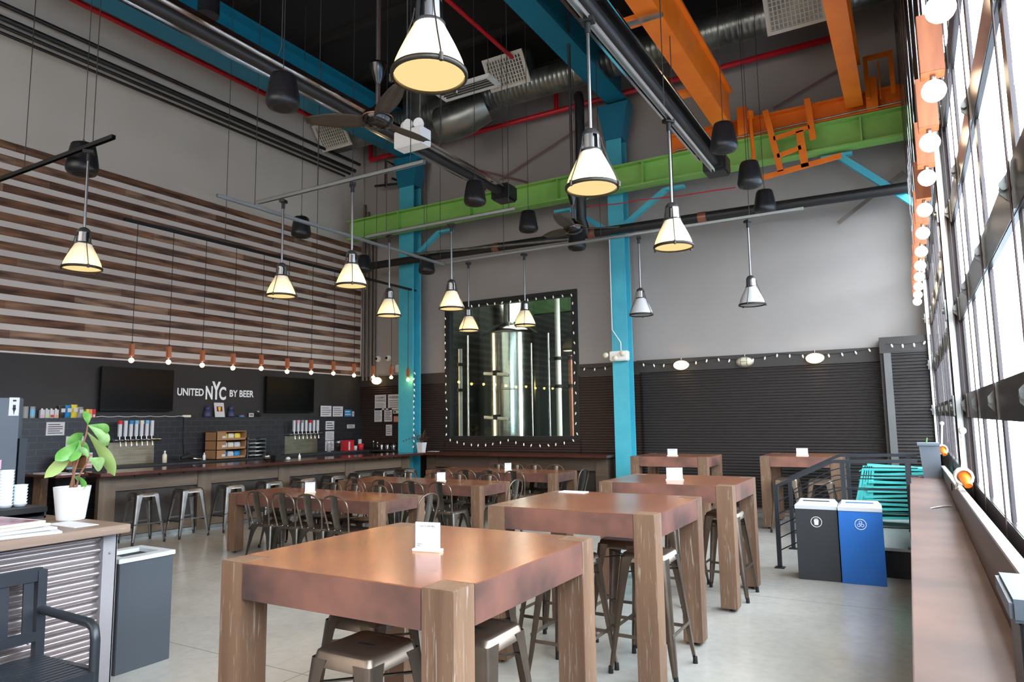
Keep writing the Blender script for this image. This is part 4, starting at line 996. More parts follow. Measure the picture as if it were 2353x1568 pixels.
def sheet_sign(name, lab, wall, a0, a1, z0, z1, off, head=None, lines=5, m='paper', grp=None, inkm='ink_grey', fs=.16, bold=0):
    """sheet of paper on the left wall ('L', a = y) or back wall ('B', a = x)"""
    mid = (a0 + a1) / 2
    O = (off, mid, z0) if wall == 'L' else (mid, off, z0); t = thing(name, lab, 'sign', O, 0, grp)
    def q(u0, u1, v0, v1, d0, d1):
        mb = MB(O)
        return mb.bx(off + d0, off + d1, u0, u1, v0, v1) if wall == 'L' else mb.bx(u0, u1, off - d1, off - d0, v0, v1)
    q(a0, a1, z0, z1, 0, .004).build('sheet', M[m], t)
    w = a1 - a0; h = z1 - z0; top = z1 - h * .12
    if head:
        for k, hd in enumerate(head):
            hh = h * fs; zz = z1 - h * .1 - hh * (k + 1) - hh * .35 * k; ww = w * (.86 if len(hd) > 6 else .6)
            loc = (off + .005, mid - ww / 2, zz) if wall == 'L' else (mid - ww / 2, off - .005, zz)
            text('heading', hd, M['ink'], t, loc, ROT_L if wall == 'L' else ROT_B, hh, ww, bold=bold, origin=O)
            top = zz - h * .08
    if lines:
        mb = MB(O); step = (top - z0 - h * .08) / lines
        for k in range(lines):
            zz = top - step * (k + .6); u1 = a1 - w * (.1 if k % 3 else .25); v = step * .35
            if wall == 'L': mb.bx(off + .004, off + .0046, a0 + w * .1, u1, zz, zz + v)
            else: mb.bx(a0 + w * .1, u1, off - .0046, off - .004, zz, zz + v)
        mb.build('print_lines', M[inkm], t)
T_ = W + .11
GP = 'white notices on the tiles'
sheet_sign('notice', 'white notice on the tiles above left of the potted plant', 'L', 5.47, 5.73, 1.5, 1.7, T_, None, 5, grp=GP, inkm='ink')
sheet_sign('notice', 'white notice on the tiles behind the potted plant leaves', 'L', 5.76, 6.02, 1.29, 1.48, T_, None, 3, grp=GP, inkm='ink')
sheet_sign('notice', 'top of three white notices right of the right beer taps', 'L', 11.16, 11.42, 1.47, 1.66, T_, None, 3, grp=GP, inkm='ink')
sheet_sign('notice', 'middle of three white notices right of the right beer taps', 'L', 11.16, 11.42, 1.235, 1.435, T_, None, 6, grp=GP)
sheet_sign('notice', 'bottom of three white notices right of the right beer taps', 'L', 11.16, 11.42, 1.01, 1.22, T_, None, 5, grp=GP, inkm='ink')
sheet_sign('notice', 'small white label on the tiles near the corner', 'L', 11.83, 12.08, 1.49, 1.575, T_, None, 2, grp=GP, inkm='ink')
for y0, y1, z1, m, lab in ((11.05, 11.38, 2.0, 'paper', 'white certificate leaning on the bar shelf, left of two'), (11.42, 11.74, 1.99, 'paper', 'white certificate leaning on the bar shelf, right of two'), (11.79, 12.02, 1.915, 'blue', 'blue card leaning on the bar shelf near the corner'), (12.04, 12.11, 1.88, 'paper', 'tiny white tag standing on the bar shelf in the corner')):
    sheet_sign('certificate', lab, 'L', y0, y1, SZ, z1, W + .06, None, 4 if m == 'paper' else 2, m=m, grp='cards leaning on the bar shelf', inkm='ink_grey' if m == 'paper' else 'paper')
BY = D - .05
sheet_sign('warning_sign', 'white sign reading GOVERNMENT WARNING on the back wall left of the column', 'B', -10.87, -10.53, 1.9, 2.25, BY, ['GOVERNMENT', 'WARNING'], 6, fs=.15, bold=.01)
sheet_sign('warning_sign', 'white sign reading WARNING on the back wall partly behind the teal column', 'B', -10.47, -10.08, 1.9, 2.25, BY, ['WARNING'], 4, fs=.17, bold=.02)
sheet_sign('notice', 'white notice below the government warning sign, left one', 'B', -10.88, -10.65, 1.63, 1.94, BY, None, 7, grp='notices on the back wall')
sheet_sign('notice', 'white notice with a dark heading, below between the two warning signs', 'B', -10.58, -10.35, 1.63, 1.935, BY, None, 6, grp='notices on the back wall', inkm='ink')
sheet_sign('notice', 'peach coloured card on the back wall beside the teal column', 'B', -10.3, -10.08, 1.62, 1.75, BY, None, 0, m='peach', grp='notices on the back wall')
sheet_sign('notice', 'lowest white notice on the back wall, below the dark headed one', 'B', -10.53, -10.35, 1.31, 1.56, BY, None, 4, grp='notices on the back wall')
O = (-10.2, BY, 1.81); t = thing('thermostat', 'small cream thermostat box beside the teal column', 'thermostat', O); MB(O).bx(-10.29, -10.1, BY - .04, BY, 1.81, 1.885).build('housing', M['cream'], t, bevel=.006); MB(O).bx(-10.26, -10.21, BY - .043, BY - .039, 1.83, 1.87).build('display', M['ink'], t)

def taps(y0, y1, zb, n, tops, lab, hz=1.71):
    O = (TX + .05, (y0 + y1) / 2, 1.0); t = thing('beer_tap_bank', lab, 'beer taps', O, 0, 'beer tap banks')
    MB(O).bx(TX, TX + .012, y0 - .06, y1 + .06, 1.0, 1.36).prism([(TX + .012, y0 - .06, 1.0), (TX + .012, y1 + .06, 1.0), (TX + .012, y1 + .06, 1.2), (TX + .012, y0 - .06, 1.2)], (.006, 0, 0)).build('backsplash', M['steel_plate'], t)
    MB(O).cyl((TX + .12, y0 - .03, 1.395), (TX + .12, y1 + .1, 1.395), .024, 12).cyl((TX, y0 + .05, 1.395), (TX + .12, y0 + .05, 1.395), .02, 10).cyl((TX, y1 - .05, 1.395), (TX + .12, y1 - .05, 1.395), .02, 10).build('tap_rail', M['chrome'], t)
    MB(O).cyl((TX, y1 - .06, 1.12), (TX + .014, y1 - .06, 1.12), .045, 16).build('drain_hole', M['rubber'], t)
    for k in range(n):
        y = y0 + .02 + (y1 - y0 - .12) * k / (n - 1)
        f = MB(O).tube([(TX + .12, y, 1.395), (TX + .19, y, 1.4), (TX + .215, y, 1.37), (TX + .22, y, 1.3)], .012, 8).cyl((TX + .19, y, 1.4), (TX + .185, y, 1.455), .009, 8).build('tap', M['chrome'], t)
        hd = MB(O).bx(TX + .16, TX + .2, y - .026, y + .026, 1.455, hz).build('tap_handle', M['acrylic'], f, bevel=.004)
        if tops[k]: MB(O).bx(TX + .158, TX + .202, y - .028, y + .028, hz - .055, hz + .003).build('handle_badge', M[tops[k]], f)
taps(6.46, 7.12, 1.36, 7, ['red', None, 'blue', 'sky', 'cream', 'sky', None], 'left bank of seven white handled beer taps behind the potted plant')
taps(10.08, 10.85, 1.36, 7, [None, 'pink', 'grey_p', None, 'red', None, None], 'right bank of white handled beer taps under the right television', 1.685)

# items on the back counter (top at z 1.0)
BX = -10.95; BZ = 1.0
def bottle(name, x, y, z, r, h, m, lab, cat, cap=None, capm=None, grp=None):
    O = (x, y, z); t = thing(name, lab, cat, O, 0, grp)
    MB(O).lathe([(.001, 0), (r, 0), (r, h * .62), (r * .8, h * .7), (r * .35, h * .78), (r * .35, h * .86)], O, 16).build('bottle_body', m, t)
    MB(O).cyl((x, y, z + h * .86), (x, y, z + h), r * .42, 10).build('bottle_cap', capm or M['white_plastic'], t)
    return t
bottle('soap_bottle', BX, 7.2, BZ, .036, .2, M['cream'], 'cream pump soap bottle right of the left beer taps', 'bottle')
bottle('soap_bottle', BX, 10.98, BZ, .045, .22, M['grey_p'], 'grey bottle at the right end of the right beer taps', 'bottle')
bottle('sauce_bottle', BX, 7.95, BZ, .025, .13, M['white_plastic'], 'small white bottle left of the cardboard snack rack', 'bottle')
O = (BX, 7.65, BZ); t = thing('power_drill', 'dark tangle of tools lying on the back counter left of the snack rack', 'tool', O)
MB(O).tube([(BX, 7.5, BZ + .06), (BX + .02, 7.62, BZ + .09), (BX, 7.72, BZ + .06)], .05, 10, rs=[.03, .055, .035]).build('tool_body', M['rubber'], t); MB(O).tube([(BX, 7.7, BZ + .05), (BX + .06, 7.78, BZ + .03), (BX, 7.88, BZ + .02)], .02, 8).build('tool_handle', M['chrome'], t)
O = (BX, 8.42, BZ); t = thing('snack_rack', 'brown cardboard display rack with three trays of snacks on the back counter', 'rack', O)
y0, y1, x0, x1 = 8.1, 8.74, BX - .2, BX + .12
mb = MB(O); mb.bx(x0, x0 + .01, y0, y1, BZ, 1.5).bx(x0, x1, y0, y0 + .012, BZ, 1.5).bx(x0, x1, y1 - .012, y1, BZ, 1.5)
for k in range(4): mb.bx(x0, x1, y0, y1, BZ + k * .163, BZ + k * .163 + .012)
for k in range(3): mb.bx(x1 - .01, x1, y0, y0 + .2, BZ + k * .163, BZ + k * .163 + .16).bx(x1 - .01, x1, y0 + .2, y1, BZ + k * .163, BZ + k * .163 + .05)
mb.build('carton_rack', M['cardboard'], t)
for k in range(3): MB(O).bx(x1, x1 + .002, y0 + .12, y0 + .19, BZ + k * .163 + .05, BZ + k * .163 + .09).build('printed_label', M['paper'], t)
for k, ms in enumerate((('blue', 'paper', 'blue'), ('paper', 'cream', 'paper'), ('yellow', 'cream', 'yellow'))):
    for j, mm in enumerate(ms):
        yy = y0 + .27 + j * .14; z = BZ + .014 + k * .163
        bag = MB((BX, yy, z)); rows = []
        for zz, d in ((0, .01), (.03, .05), (.08, .055), (.12, .012)):
            rows.append([Vector((BX - .02 + b * d, yy + a * .062, z + zz)) for a, b in ((-1, 0), (-.5, .9), (.5, .9), (1, 0), (.5, -.9), (-.5, -.9), (-1, 0))])
        tag(bag.sheet(rows).build('snack_bag', M[mm]), '%s snack bag in the %s tray of the cardboard rack, %s' % ({'blue': 'blue', 'paper': 'white', 'yellow': 'yellow', 'cream': 'cream'}[mm], ['bottom', 'middle', 'top'][k], ['left', 'centre', 'right'][j]), 'snack bag', 'snack bags in the cardboard rack')
O = (BX, 9.0, BZ); t = thing('letter_tray_stack', 'five tier silver letter tray stack right of the cardboard snack rack', 'tray', O)
for k in range(5):
    z = BZ + .02 + k * .075
    MB(O).bx(BX - .15, BX + .12, 8.8, 9.2, z, z + .006).bx(BX - .15, BX + .12, 8.8, 8.806, z, z + .05).bx(BX - .15, BX + .12, 9.194, 9.2, z, z + .05).bx(BX + .112, BX + .12, 8.8, 8.95, z, z + .02).bx(BX + .112, BX + .12, 9.05, 9.2, z, z + .02).build('tray', M['galv'], t)
    if k < 4: MB(O).bx(BX - .1, BX + .09, 8.86, 9.12, z + .007, z + .025).build('paper_stack', M['paper'], t)
MB(O).bx(BX - .14, BX + .1, 8.79, 8.8, BZ, 1.37).bx(BX - .14, BX + .1, 9.2, 9.21, BZ, 1.37).build('side_frame', M['galv'], t)
O = (BX, 5.7, BZ); t = thing('cardboard_box', 'open brown cardboard box at the left end of the back counter', 'box', (BX, 5.72, BZ)); O = (BX, 5.72, BZ)
mb = MB(O); mb.bx(BX - .12, BX + .12, 5.58, 5.86, BZ, BZ + .006).bx(BX - .12, BX - .114, 5.58, 5.86, BZ, BZ + .2).bx(BX - .12, BX + .12, 5.58, 5.586, BZ, BZ + .2).bx(BX - .12, BX + .12, 5.854, 5.86, BZ, BZ + .2).bx(BX - .12, BX + .12, 5.58, 5.86, BZ + .194, BZ + .2); mb.build('carton', M['cardboard'], t)
MB(O).bx(BX - .1, BX + .1, 5.6, 5.72, BZ + .007, BZ + .03).build('blue_pouch', M['sky'], t)
O = (BX, 5.93, BZ); t = thing('snack_box', 'red and white striped carton beside the open cardboard box', 'box', O); MB(O).bx(BX - .06, BX + .06, 5.89, 5.98, BZ, BZ + .23).build('carton', M['paper'], t)
mb = MB(O)
for k in range(4): mb.bx(BX + .06, BX + .0615, 5.89, 5.98, BZ + .015 + k * .055, BZ + .04 + k * .055)
mb.build('red_stripes', M['peach'], t)
# far end of back counter: binder, cups, red tub, jugs
O = (BX, 11.5, BZ); t = thing('binder', 'red binder standing at the far end of the back counter', 'binder', O); MB(O).bx(BX - .12, BX + .12, 11.45, 11.63, BZ, BZ + .23).build('cover', M['red'], t, bevel=.004); MB(O).bx(BX + .1205, BX + .122, 11.455, 11.5, BZ + .02, BZ + .2).build('spine_label', M['paper'], t)
t = tag(MB((BX, 11.25, BZ)).lathe([(.001, 0), (.05, 0), (.065, .22)], (BX, 11.28, BZ), 16).build('glass_jug', M['clear']), 'clear glass jug left of the red binder', 'jug')
for k, (y, lab) in enumerate(((11.7, 'white cup right of the red binder, left of two'), (11.8, 'white cup right of the red binder, right of two'))): tag(MB((BX, y, BZ)).lathe([(.001, 0), (.038, 0), (.042, .1), (.04, .1), (.036, .01), (.001, .01)], (BX, y, BZ), 14).build('paper_cup', M['pot']), lab, 'cup', 'white cups on the back counter')
O = (BX + .02, 11.95, BZ); t = thing('straw_tub', 'red tub with white papers at the far end of the back counter', 'tub', O); MB(O).lathe([(.001, 0), (.06, 0), (.075, .14), (.07, .14), (.058, .01), (.001, .01)], O, 18).build('tub', M['red'], t); MB(O).bx(BX - .01, BX + .0, 11.9, 12.0, BZ + .06, BZ + .24).build('white_card', M['paper'], t)
bottle('dark_bottle', -10.7, 12.12, BZ, .034, .2, M['bottle'], 'dark bottle with a white label near the glass jars', 'bottle')
bottle('spray_bottle', -10.58, 12.12, BZ, .03, .17, M['clear'], 'small clear bottle left of the upturned glass jars', 'bottle')
for k, x in enumerate((-10.45, -10.28, -10.1)):
    tag(MB((x, 12.12, BZ)).lathe([(.07, 0), (.07, .1), (.055, .16), (.001, .175)], (x, 12.12, BZ), 18).build('glass_pitcher', M['clear']), 'upturned clear glass pitcher, %s of three left of the teal column' % ['left', 'middle', 'right'][k], 'pitcher', 'upturned glass pitchers')
# items on the bar top
BT = .98
tag(MB((-9.62, 8.2, BT)).lathe([(.001, 0), (.065, 0), (.075, .16), (.07, .16), (.06, .01), (.001, .01)], (-9.62, 8.2, BT), 18).build('glass_bucket', M['clear']), 'clear glass bucket standing on the bar top', 'bucket')
O = (-9.66, 8.42, BT); t = thing('bar_caddy', 'black caddy of straws and utensils on the bar top', 'caddy', O); MB(O).bx(-9.73, -9.59, 8.36, 8.5, BT, BT + .1).build('holder', M['rubber'], t, bevel=.01)
mb = MB(O)
for k in range(7): mb.tube([(-9.66 + .01 * k - .03, 8.4 + .012 * k, BT + .08), (-9.66 + .02 * k - .06, 8.36 + .03 * k, BT + .2)], .012, 6)
mb.build('utensils', M['rubber'], t)
tag(MB((-9.62, 8.66, BT)).ball((-9.62, 8.66, BT + .03), .045, 12, 8, .7).build('crumpled_napkin', M['paper']), 'crumpled white napkin on the bar top', 'napkin')
bottle('sanitizer_bottle', -9.55, 8.86, BT, .022, .11, M['white_plastic'], 'small white sanitizer bottle alone on the bar top', 'bottle')
O = (-10.2, 5.5, BT)
for k, (x0, x1, y0, y1, lab) in enumerate(((-10.75, -10.35, 5.1, 5.35, 'long white menu sheet on the dark service shelf'), (-10.28, -10.02, 5.1, 5.4, 'smaller white menu sheet at the right end of the dark service shelf'))): tag(MB((x0, y0, BT)).bx(x0, x1, y0, y1, BT, BT + .01).build('menu_sheet', M['paper']), lab, 'paper', 'sheets on the service shelf')
tag(MB((-9.05, 12.1, BT)).bx(-9.12, -8.9, 12.05, 12.2, BT, BT + .006).build('menu_sheet', M['paper']), 'white sheet lying on the wall counter beside the dark plant', 'paper')
# dark pot plant on the wall counter
O = (-9.12, 11.85, BT); t = thing('potted_plant', 'leafy dark plant in a white square pot on the wall counter', 'plant', O)
x, y = -9.12, 11.85
MB(O).prism([(x - .06, y - .06, BT), (x + .06, y - .06, BT), (x + .06, y + .06, BT), (x - .06, y + .06, BT)], (0, 0, .02)).add([(x - .06, y - .06, BT + .02), (x + .06, y - .06, BT + .02), (x + .06, y + .06, BT + .02), (x - .06, y + .06, BT + .02), (x - .08, y - .08, BT + .2), (x + .08, y - .08, BT + .2), (x + .08, y + .08, BT + .2), (x - .08, y + .08, BT + .2)], [(0, 1, 5, 4), (1, 2, 6, 5), (2, 3, 7, 6), (3, 0, 4, 7)]).build('pot', M['pot'], t)
mb = MB(O); st = MB(O)
for k in range(26):
    a = RND.uniform(0, 2 * PI); l = RND.uniform(.12, .3); e = RND.uniform(.2, 1.2)
    p = Vector((x, y, BT + .19)); q = p + Vector((math.cos(a) * math.cos(e), math.sin(a) * math.cos(e) * .6, math.sin(e))) * l
    st.tube([p, (p + q) / 2 + Vector((0, 0, .03)), q], .003, 4)
    for j in range(5):
        c = p.lerp(q, .45 + .14 * j) + Vector((RND.uniform(-.03, .03), RND.uniform(-.03, .03), RND.uniform(-.02, .04))); d = Vector((RND.uniform(-1, 1), RND.uniform(-1, 1), RND.uniform(-.5, .6))).normalized() * .028; s2 = d.cross(Vector((0, 0, 1))).normalized() * .012
        mb.add([c - d, c + s2, c + d, c - s2], [(0, 1, 2, 3)])
br = [(x, y, BT + .2), (x - .1, y - .12, BT + .3), (x - .22, y - .2, BT + .27), (x - .3, y - .22, BT + .22)]
st.tube(br, .004, 5)
for i in range(8):
    c = Vector(br[1]).lerp(Vector(br[3]), i / 7); d = Vector((-.03, 0, .03 if i % 2 else -.03)); s2 = Vector((.01, 0, .01)); mb.add([c, c + d * .5 + s2, c + d, c + d * .5 - s2], [(0, 1, 2, 3)])
st.build('stems', M['stem'], t); mb.build('leaves', M['leaf_dark'], t)

# cameras, emergency lights, bulkhead lights on the back wall
for x, lab in ((-10.81, 'white round wall camera left of the pair in the back corner'), (-10.5, 'white round wall camera right of the pair in the back corner')):
    O = (x, D, 3.1); t = thing('security_camera', lab, 'camera', O, 0, 'pair of wall cameras'); MB(O).lathe([(.07, -.0), (.07, -.04), (.05, -.08), (.001, -.1)], (x, D, 3.1), 18, 'y').build('housing', M['white_plastic'], t); MB(O).ball((x, D - .085, 3.1), .035, 12, 8).build('camera_lens', M['rubber'], t)
for x, y, z, lab in ((-10.02, D - .05, 2.83, 'white emergency light with round heads left of the left teal column'), (-4.55, 11.79, 2.76, 'white emergency light with round heads on the right-hand teal column')):
    O = (x, y, z); t = thing('emergency_light', lab, 'emergency light', O, 0, 'white emergency lights'); MB(O).bx(x - .17, x + .17, y - .1, y + .04, z - .09, z + .09).build('housing', M['white_plastic'], t, bevel=.015)
    for dx, dz in ((-.22, .02), (-.04, -.04), (.1, .04)): MB(O).lathe([(.001, -.05), (.045, -.05), (.05, -.02), (.03, .02)], (x + dx, y - .12, z + dz), 14, 'y').build('lamp_head', M['cream'], t)
    if x > -6: MB(O).tube([(x + .02, y, z + .09), (x + .02, y, z + .25), (x - .14, y, z + .5), (x - .14, y, 5.0)], .01, 6).build('feed_conduit', M['white_plastic'], t)
for x, lit, lab in ((-10.79, 1, 'glowing oval bulkhead light on the back wall left of the teal column'), (-3.59, 1, 'glowing oval bulkhead light right of the right-hand teal column'), (-2.47, 0, 'unlit oval bulkhead light, middle one above the corrugated wall'), (-1.35, 1, 'glowing oval bulkhead light nearest the windows')):
    y = D - .06; z = 2.58; O = (x, y, z); t = thing('bulkhead_light', lab, 'wall light', O, 0, 'oval bulkhead lights')
    rows = []
    for d, k in ((0, 1), (.05, .96), (.085, .75), (.1, .4), (.102, .01)):
        rows.append([Vector((x + .135 * k * math.cos(a), y - d, z + .08 * k * math.sin(a))) for a in [2 * PI * i / 20 for i in range(21)]])
    MB(O).sheet(rows).build('diffuser', M['bulkhead_on'] if lit else M['bulkhead_off'], t)
    q = MB(O); ring = [(x + .142 * math.cos(2 * PI * i / 24), y - .01, z + .087 * math.sin(2 * PI * i / 24)) for i in range(24)]
    q.tube(ring, .01, 6, closed=True)
    if not lit:
        for dx in (-.05, .05): q.tube([(x + dx, y - .01, z - .085), (x + dx, y - .1, z - .05), (x + dx, y - .1, z + .05), (x + dx, y - .01, z + .085)], .005, 5)
        q.tube([(x - .14, y - .01, z), (x - .06, y - .1, z), (x + .06, y - .1, z), (x + .14, y - .01, z)], .005, 5)
    q.cyl((x, y, z + .08), (x, y, z + .14), .012, 6)
    q.build('guard', M['lamp_metal'], t)

# string lights
def string(pts, nb, sag, lab, drop=.03):
    pts = [Vector(p) for p in pts]; O = pts[0]; t = thing('string_light', lab, 'string lights', O, 0, 'mini bulb string lights')
    cum = [0]
    for a, b in zip(pts[:-1], pts[1:]): cum.append(cum[-1] + (b - a).length)
    def at(s):
        for i in range(len(pts) - 1):
            if s <= cum[i + 1] + 1e-6:
                f = (s - cum[i]) / (cum[i + 1] - cum[i]); p = pts[i].lerp(pts[i + 1], f)
                if abs(pts[i + 1].x - pts[i].x) > .3: p = p - Vector((0, 0, sag * 4 * f * (1 - f)))
                return p
        return pts[-1].copy()
    wire = [at(cum[-1] * i / 80) for i in range(81)]
    MB(O).tube(wire, .004, 4).build('wire', M['cord'], t)
    src = None
    for k in range(nb):
        p = at(cum[-1] * (k + .5) / nb)
        if src is None:
            src = MB((0, 0, 0)).lathe([(.001, -.06), (.01, -.05), (.015, -.03), (.011, -.008), (.008, 0)], (0, 0, 0), 8).build('mini_bulb', M['xmas'], t); o = src
        else: o = src.copy(); COL.objects.link(o); o.parent = t
        o.location = p - O - Vector((0, .012, 0)); o.rotation_euler = (RND.uniform(-.4, .4), RND.uniform(-.5, .5), 0)
y = D - .07
string([(-8.83, y, 4.12), (-5.72, y, 4.12), (-5.7, y, 1.27)], 30, .0, 'string of mini bulbs across the top and right edge of the brewery window')
string([(-8.84, y, 4.0), (-8.8, y, 1.27)], 15, 0, 'string of mini bulbs down the left edge of the brewery window')
string([(-8.8, y, 1.27), (-7.25, y, 1.24), (-5.7, y, 1.27)], 17, .12, 'string of mini bulbs sagging in two loops below the brewery window')
string([(-4.4, y, 2.66), (-3.0, y, 2.68), (-1.9, y, 2.69), (-.45, y, 2.7)], 20, .06, 'string of mini bulbs along the top of the dark corrugated wall')
string([(-5.6, y, 2.64), (-4.75, y, 2.68)], 4, .05, 'short string of mini bulbs between brewery window and teal column')
string([(-9.3, 11.83, 2.75), (-9.31, 11.83, 1.05)], 14, 0, 'string of mini bulbs hanging down the left teal column')
string([(-.3, 12.0, 2.72), (.3, 12.0, 2.74)], 4, .03, 'short string of mini bulbs on the boxed corner beside the windows')

# brewery equipment
O = (-8.6, 14.8, 0); t = thing('brewing_tank', 'big shiny steel brewing tank in the middle of the brewery window', 'tank', O)
x, y = -8.6, 14.8
MB(O).lathe([(.7, .7), (.7, 3.75)], (x, y, 0), 48).build('shell', M['stainless'], t)
MB(O).lathe([(.715, 3.73), (.715, 3.78), (.45, 3.95), (.16, 4.05), (.15, 4.06)], (x, y, 0), 48, cap1=True).build('dome', M['stainless'], t)
MB(O).lathe([(.001, .45), (.4, .57), (.7, .7)], (x, y, 0), 48).build('cone_bottom', M['stainless'], t)
MB(O).lathe([(.71, 2.35), (.715, 2.37), (.71, 2.39)], (x, y, 0), 48).build('weld_band', M['stainless'], t)
for a in (45, 135, 225, 315): MB(O).cyl((x + .6 * math.cos(R(a)), y + .6 * math.sin(R(a)), 0), (x + .6 * math.cos(R(a)), y + .6 * math.sin(R(a)), .75), .06, 10).build('leg', M['stainless'], t)
MB(O).cyl((x - .05, y - .1, 3.9), (x - .05, y - .1, 7.3), .08, 12).build('vent_pipe', M['galv'], t)
for z in (2.75, 1.7, 1.2):
    mb = MB(O); mb.cyl((x - .3, y - .78, z), (x + .35, y - .78, z - .05), .04, 10); mb.build('manifold_pipe', M['pvc'], t)
    MB(O).cyl((x + .02, y - .78, z - .06), (x + .02, y - .78, z + .06), .07, 12).build('valve', M['rubber'], t)
O = (-9.9, 16.8, 0); t = thing('brewing_tank', 'darker steel tank behind, at upper left of the brewery window', 'tank', O)
MB(O).lathe([(.8, .5), (.8, 4.9), (.5, 5.2), (.1, 5.3)], (-9.9, 16.8, 0), 40, cap1=True).build('shell', M['stainless'], t)
for a in (45, 135, 225, 315): MB(O).cyl((-9.9 + .7 * math.cos(R(a)), 16.8 + .7 * math.sin(R(a)), 0), (-9.9 + .7 * math.cos(R(a)), 16.8 + .7 * math.sin(R(a)), .6), .06, 8).build('leg', M['stainless'], t)
for x, y, r, z0, z1, m, lab in ((-9.1, 13.3, .045, 0, 3.3, 'pvc', 'white plastic pipe standing left of the big brewing tank'), (-8.85, 13.25, .022, 0, 3.6, 'chrome', 'thin shiny steel pipe left of the big brewing tank'), (-6.55, 13.3, .06, 0, 4.6, 'pvc', 'white plastic pipe at the right side of the brewery window'), (-6.75, 13.25, .02, .6, 3.5, 'chrome', 'thin shiny steel pipe at the right side of the brewery window'), (-7.15, 13.2, .02, 0, 3.3, 'chrome', 'thin steel pipe right of the big brewing tank'), (-9.35, 12.95, .06, 0, 4.6, 'galv', 'pale steel strip at the left edge inside the brewery window'), (-6.3, 13.4, .05, 0, 3.0, 'copper_band', 'bronze toned pipe at far right inside the brewery window')):
    t = thing('process_pipe', lab, 'pipe', (x, y, z0), 0, 'pipes behind the brewery window'); MB((x, y, z0)).cyl((x, y, z0), (x, y, z1), r, 12).build('pipe_run', M[m], t)
    if r >= .045:
        for z in (1.0, 2.3, 2.9): MB((x, y, z0)).cyl((x, y, z), (x, y, z + .07), r + .03, 12).build('pipe_union', M['rubber'], t)
tag(MB((-8.9, 16, 4.9)).bx(-10.9, -3, 17.6, 17.9, 4.7, 5.6).build('brewery_beam', mat('brewery_green', (50, 84, 46), .6)), 'green beam seen through the top of the brewery window', 'beam')
t = tag(MB((-4.5, 18.3, 2.6)).bx(-5.2, -4.6, 18.5, 18.58, 2.6, 2.75).build('strip_light', M['bulkhead_on']), 'small warm strip light deep inside the brewery', 'light fixture')

# ----------------------------------------------------- left service counter
O = (-4.6, 1.0, 0); ct = thing('service_counter', 'service counter with wooden top and grey corrugated metal front at left', 'counter', O)
MB(O).bx(-5.25, -4.16, -1.2, 2.535, 1.0, 1.05).build('countertop', M['counter_wood'], ct, bevel=.004)
MB(O).bx(-5.1, -4.3, -1.1, 2.42, 0, 1.0).build('carcass', mat('counter_carcass', (70, 58, 54), .7), ct)
mb = MB(O); corrug(mb, (-4.295, -1.1, .02), (0, 1, 0), (0, 0, 1), (1, 0, 0), 3.53, .97, .068, .03); mb.build('corrugated_front', M['corr_galv'], ct)
MB(O).bx(-4.3, -4.25, 2.425, 2.507, 0, 1.0).bx(-5.1, -4.25, 2.5, 2.51, 0, 1.0).build('corner_post', M['post_grey'], ct)
mb = MB(O)
for yy in (.4, 1.1, 1.8):
    for zz in (.2, .47, .74): mb.ball((-4.262, yy + .25 * (zz > .4), zz), .008, 8, 5)
for zz in (.08, .88): mb.ball((-4.25, 2.465, zz), .007, 8, 5)
mb.build('screw', M['galv'], ct)
# potted fiddle-leaf plant
px_, py_ = -4.69, 2.46; O = (px_, py_, 1.05); pl = thing('potted_plant', 'green large leaved plant in a white ridged pot on the service counter', 'plant', O)
pr = [(.001, 0), (.074, 0), (.078, .004)]
for i in range(16): z = .01 + .195 * i / 15; r = .08 + .024 * i / 15; pr += [(r, z), (r + .0012, z + .004)]
pr += [(.106, .21), (.1, .21), (.097, .18), (.001, .18)]
MB(O).lathe(pr, O, 40).build('pot', M['pot'], pl)
MB(O).lathe([(.001, .186), (.097, .182)], O, 24).build('soil', M['soil'], pl)
ur = Vector((math.cos(yaw), math.sin(yaw), 0)); ud = Vector((-math.sin(yaw), math.cos(yaw), 0))   # across / away from the room's viewing side
def V(a, z, d=0): return Vector((px_, py_, 1.05)) + ur * a + ud * d + Vector((0, 0, z))
st = MB(O)
for pts in ([V(-.02, .18), V(.0, .3, .01), V(.03, .42, .01), V(.07, .54, 0), V(.075, .6, 0)], [V(.0, .18, .02), V(-.02, .3, .03), V(-.02, .42, .03), V(-.01, .44, .03)], [V(.02, .18), V(.04, .28), V(.09, .36, -.01), V(.11, .4, -.02)], [V(.0, .18, -.02), V(.02, .25, -.03), V(.03, .3, -.03)]):
    st.tube(pts, .006, 6, rs=[.008] + [.006] * (len(pts) - 2) + [.004])
st.build('stem', M['stem'], pl)
def leaf(base, tip, wid, curl, m, side=Vector((0, 0, 1))):
    base = Vector(base); tip = Vector(tip); d = tip - base; L_ = d.length; s = d.normalized().cross(ud).normalized(); rows = []; up = s.cross(d.normalized())
    for i in range(9):
        t = i / 8; w = .8 * wid * (math.sin(PI * (t ** 1.25)) ** .7 if 0 < t < 1 else .04) * (.55 + .65 * t)
        c = base + d * t + up * (curl * math.sin(PI * t))
        rows.append([c - s * w + up * .18 * w, c - s * w * .5 + up * .04 * w, c, c + s * w * .5 + up * .04 * w, c + s * w + up * .18 * w])
    MB(O).sheet(rows).build('leaf', m, pl)
tp = V(.075, .6)
leaf(tp, V(.03, .69, .02), .034, .02, M['leaf']); leaf(tp, V(.23, .56, -.02), .045, .02, M['leaf']); leaf(tp, V(.25, .47, -.06), .05, .03, M['leaf_pale'])
leaf(V(.07, .56), V(.25, .27, .03), .056, .03, mat('olive_leaf', (130, 150, 84), .4)); leaf(V(.05, .55), V(-.09, .48, .05), .05, .02, M['leaf']); leaf(V(.0, .47, .01), V(-.15, .27, -.05), .056, .02, mat('olive_leaf_light', (146, 168, 92), .4))
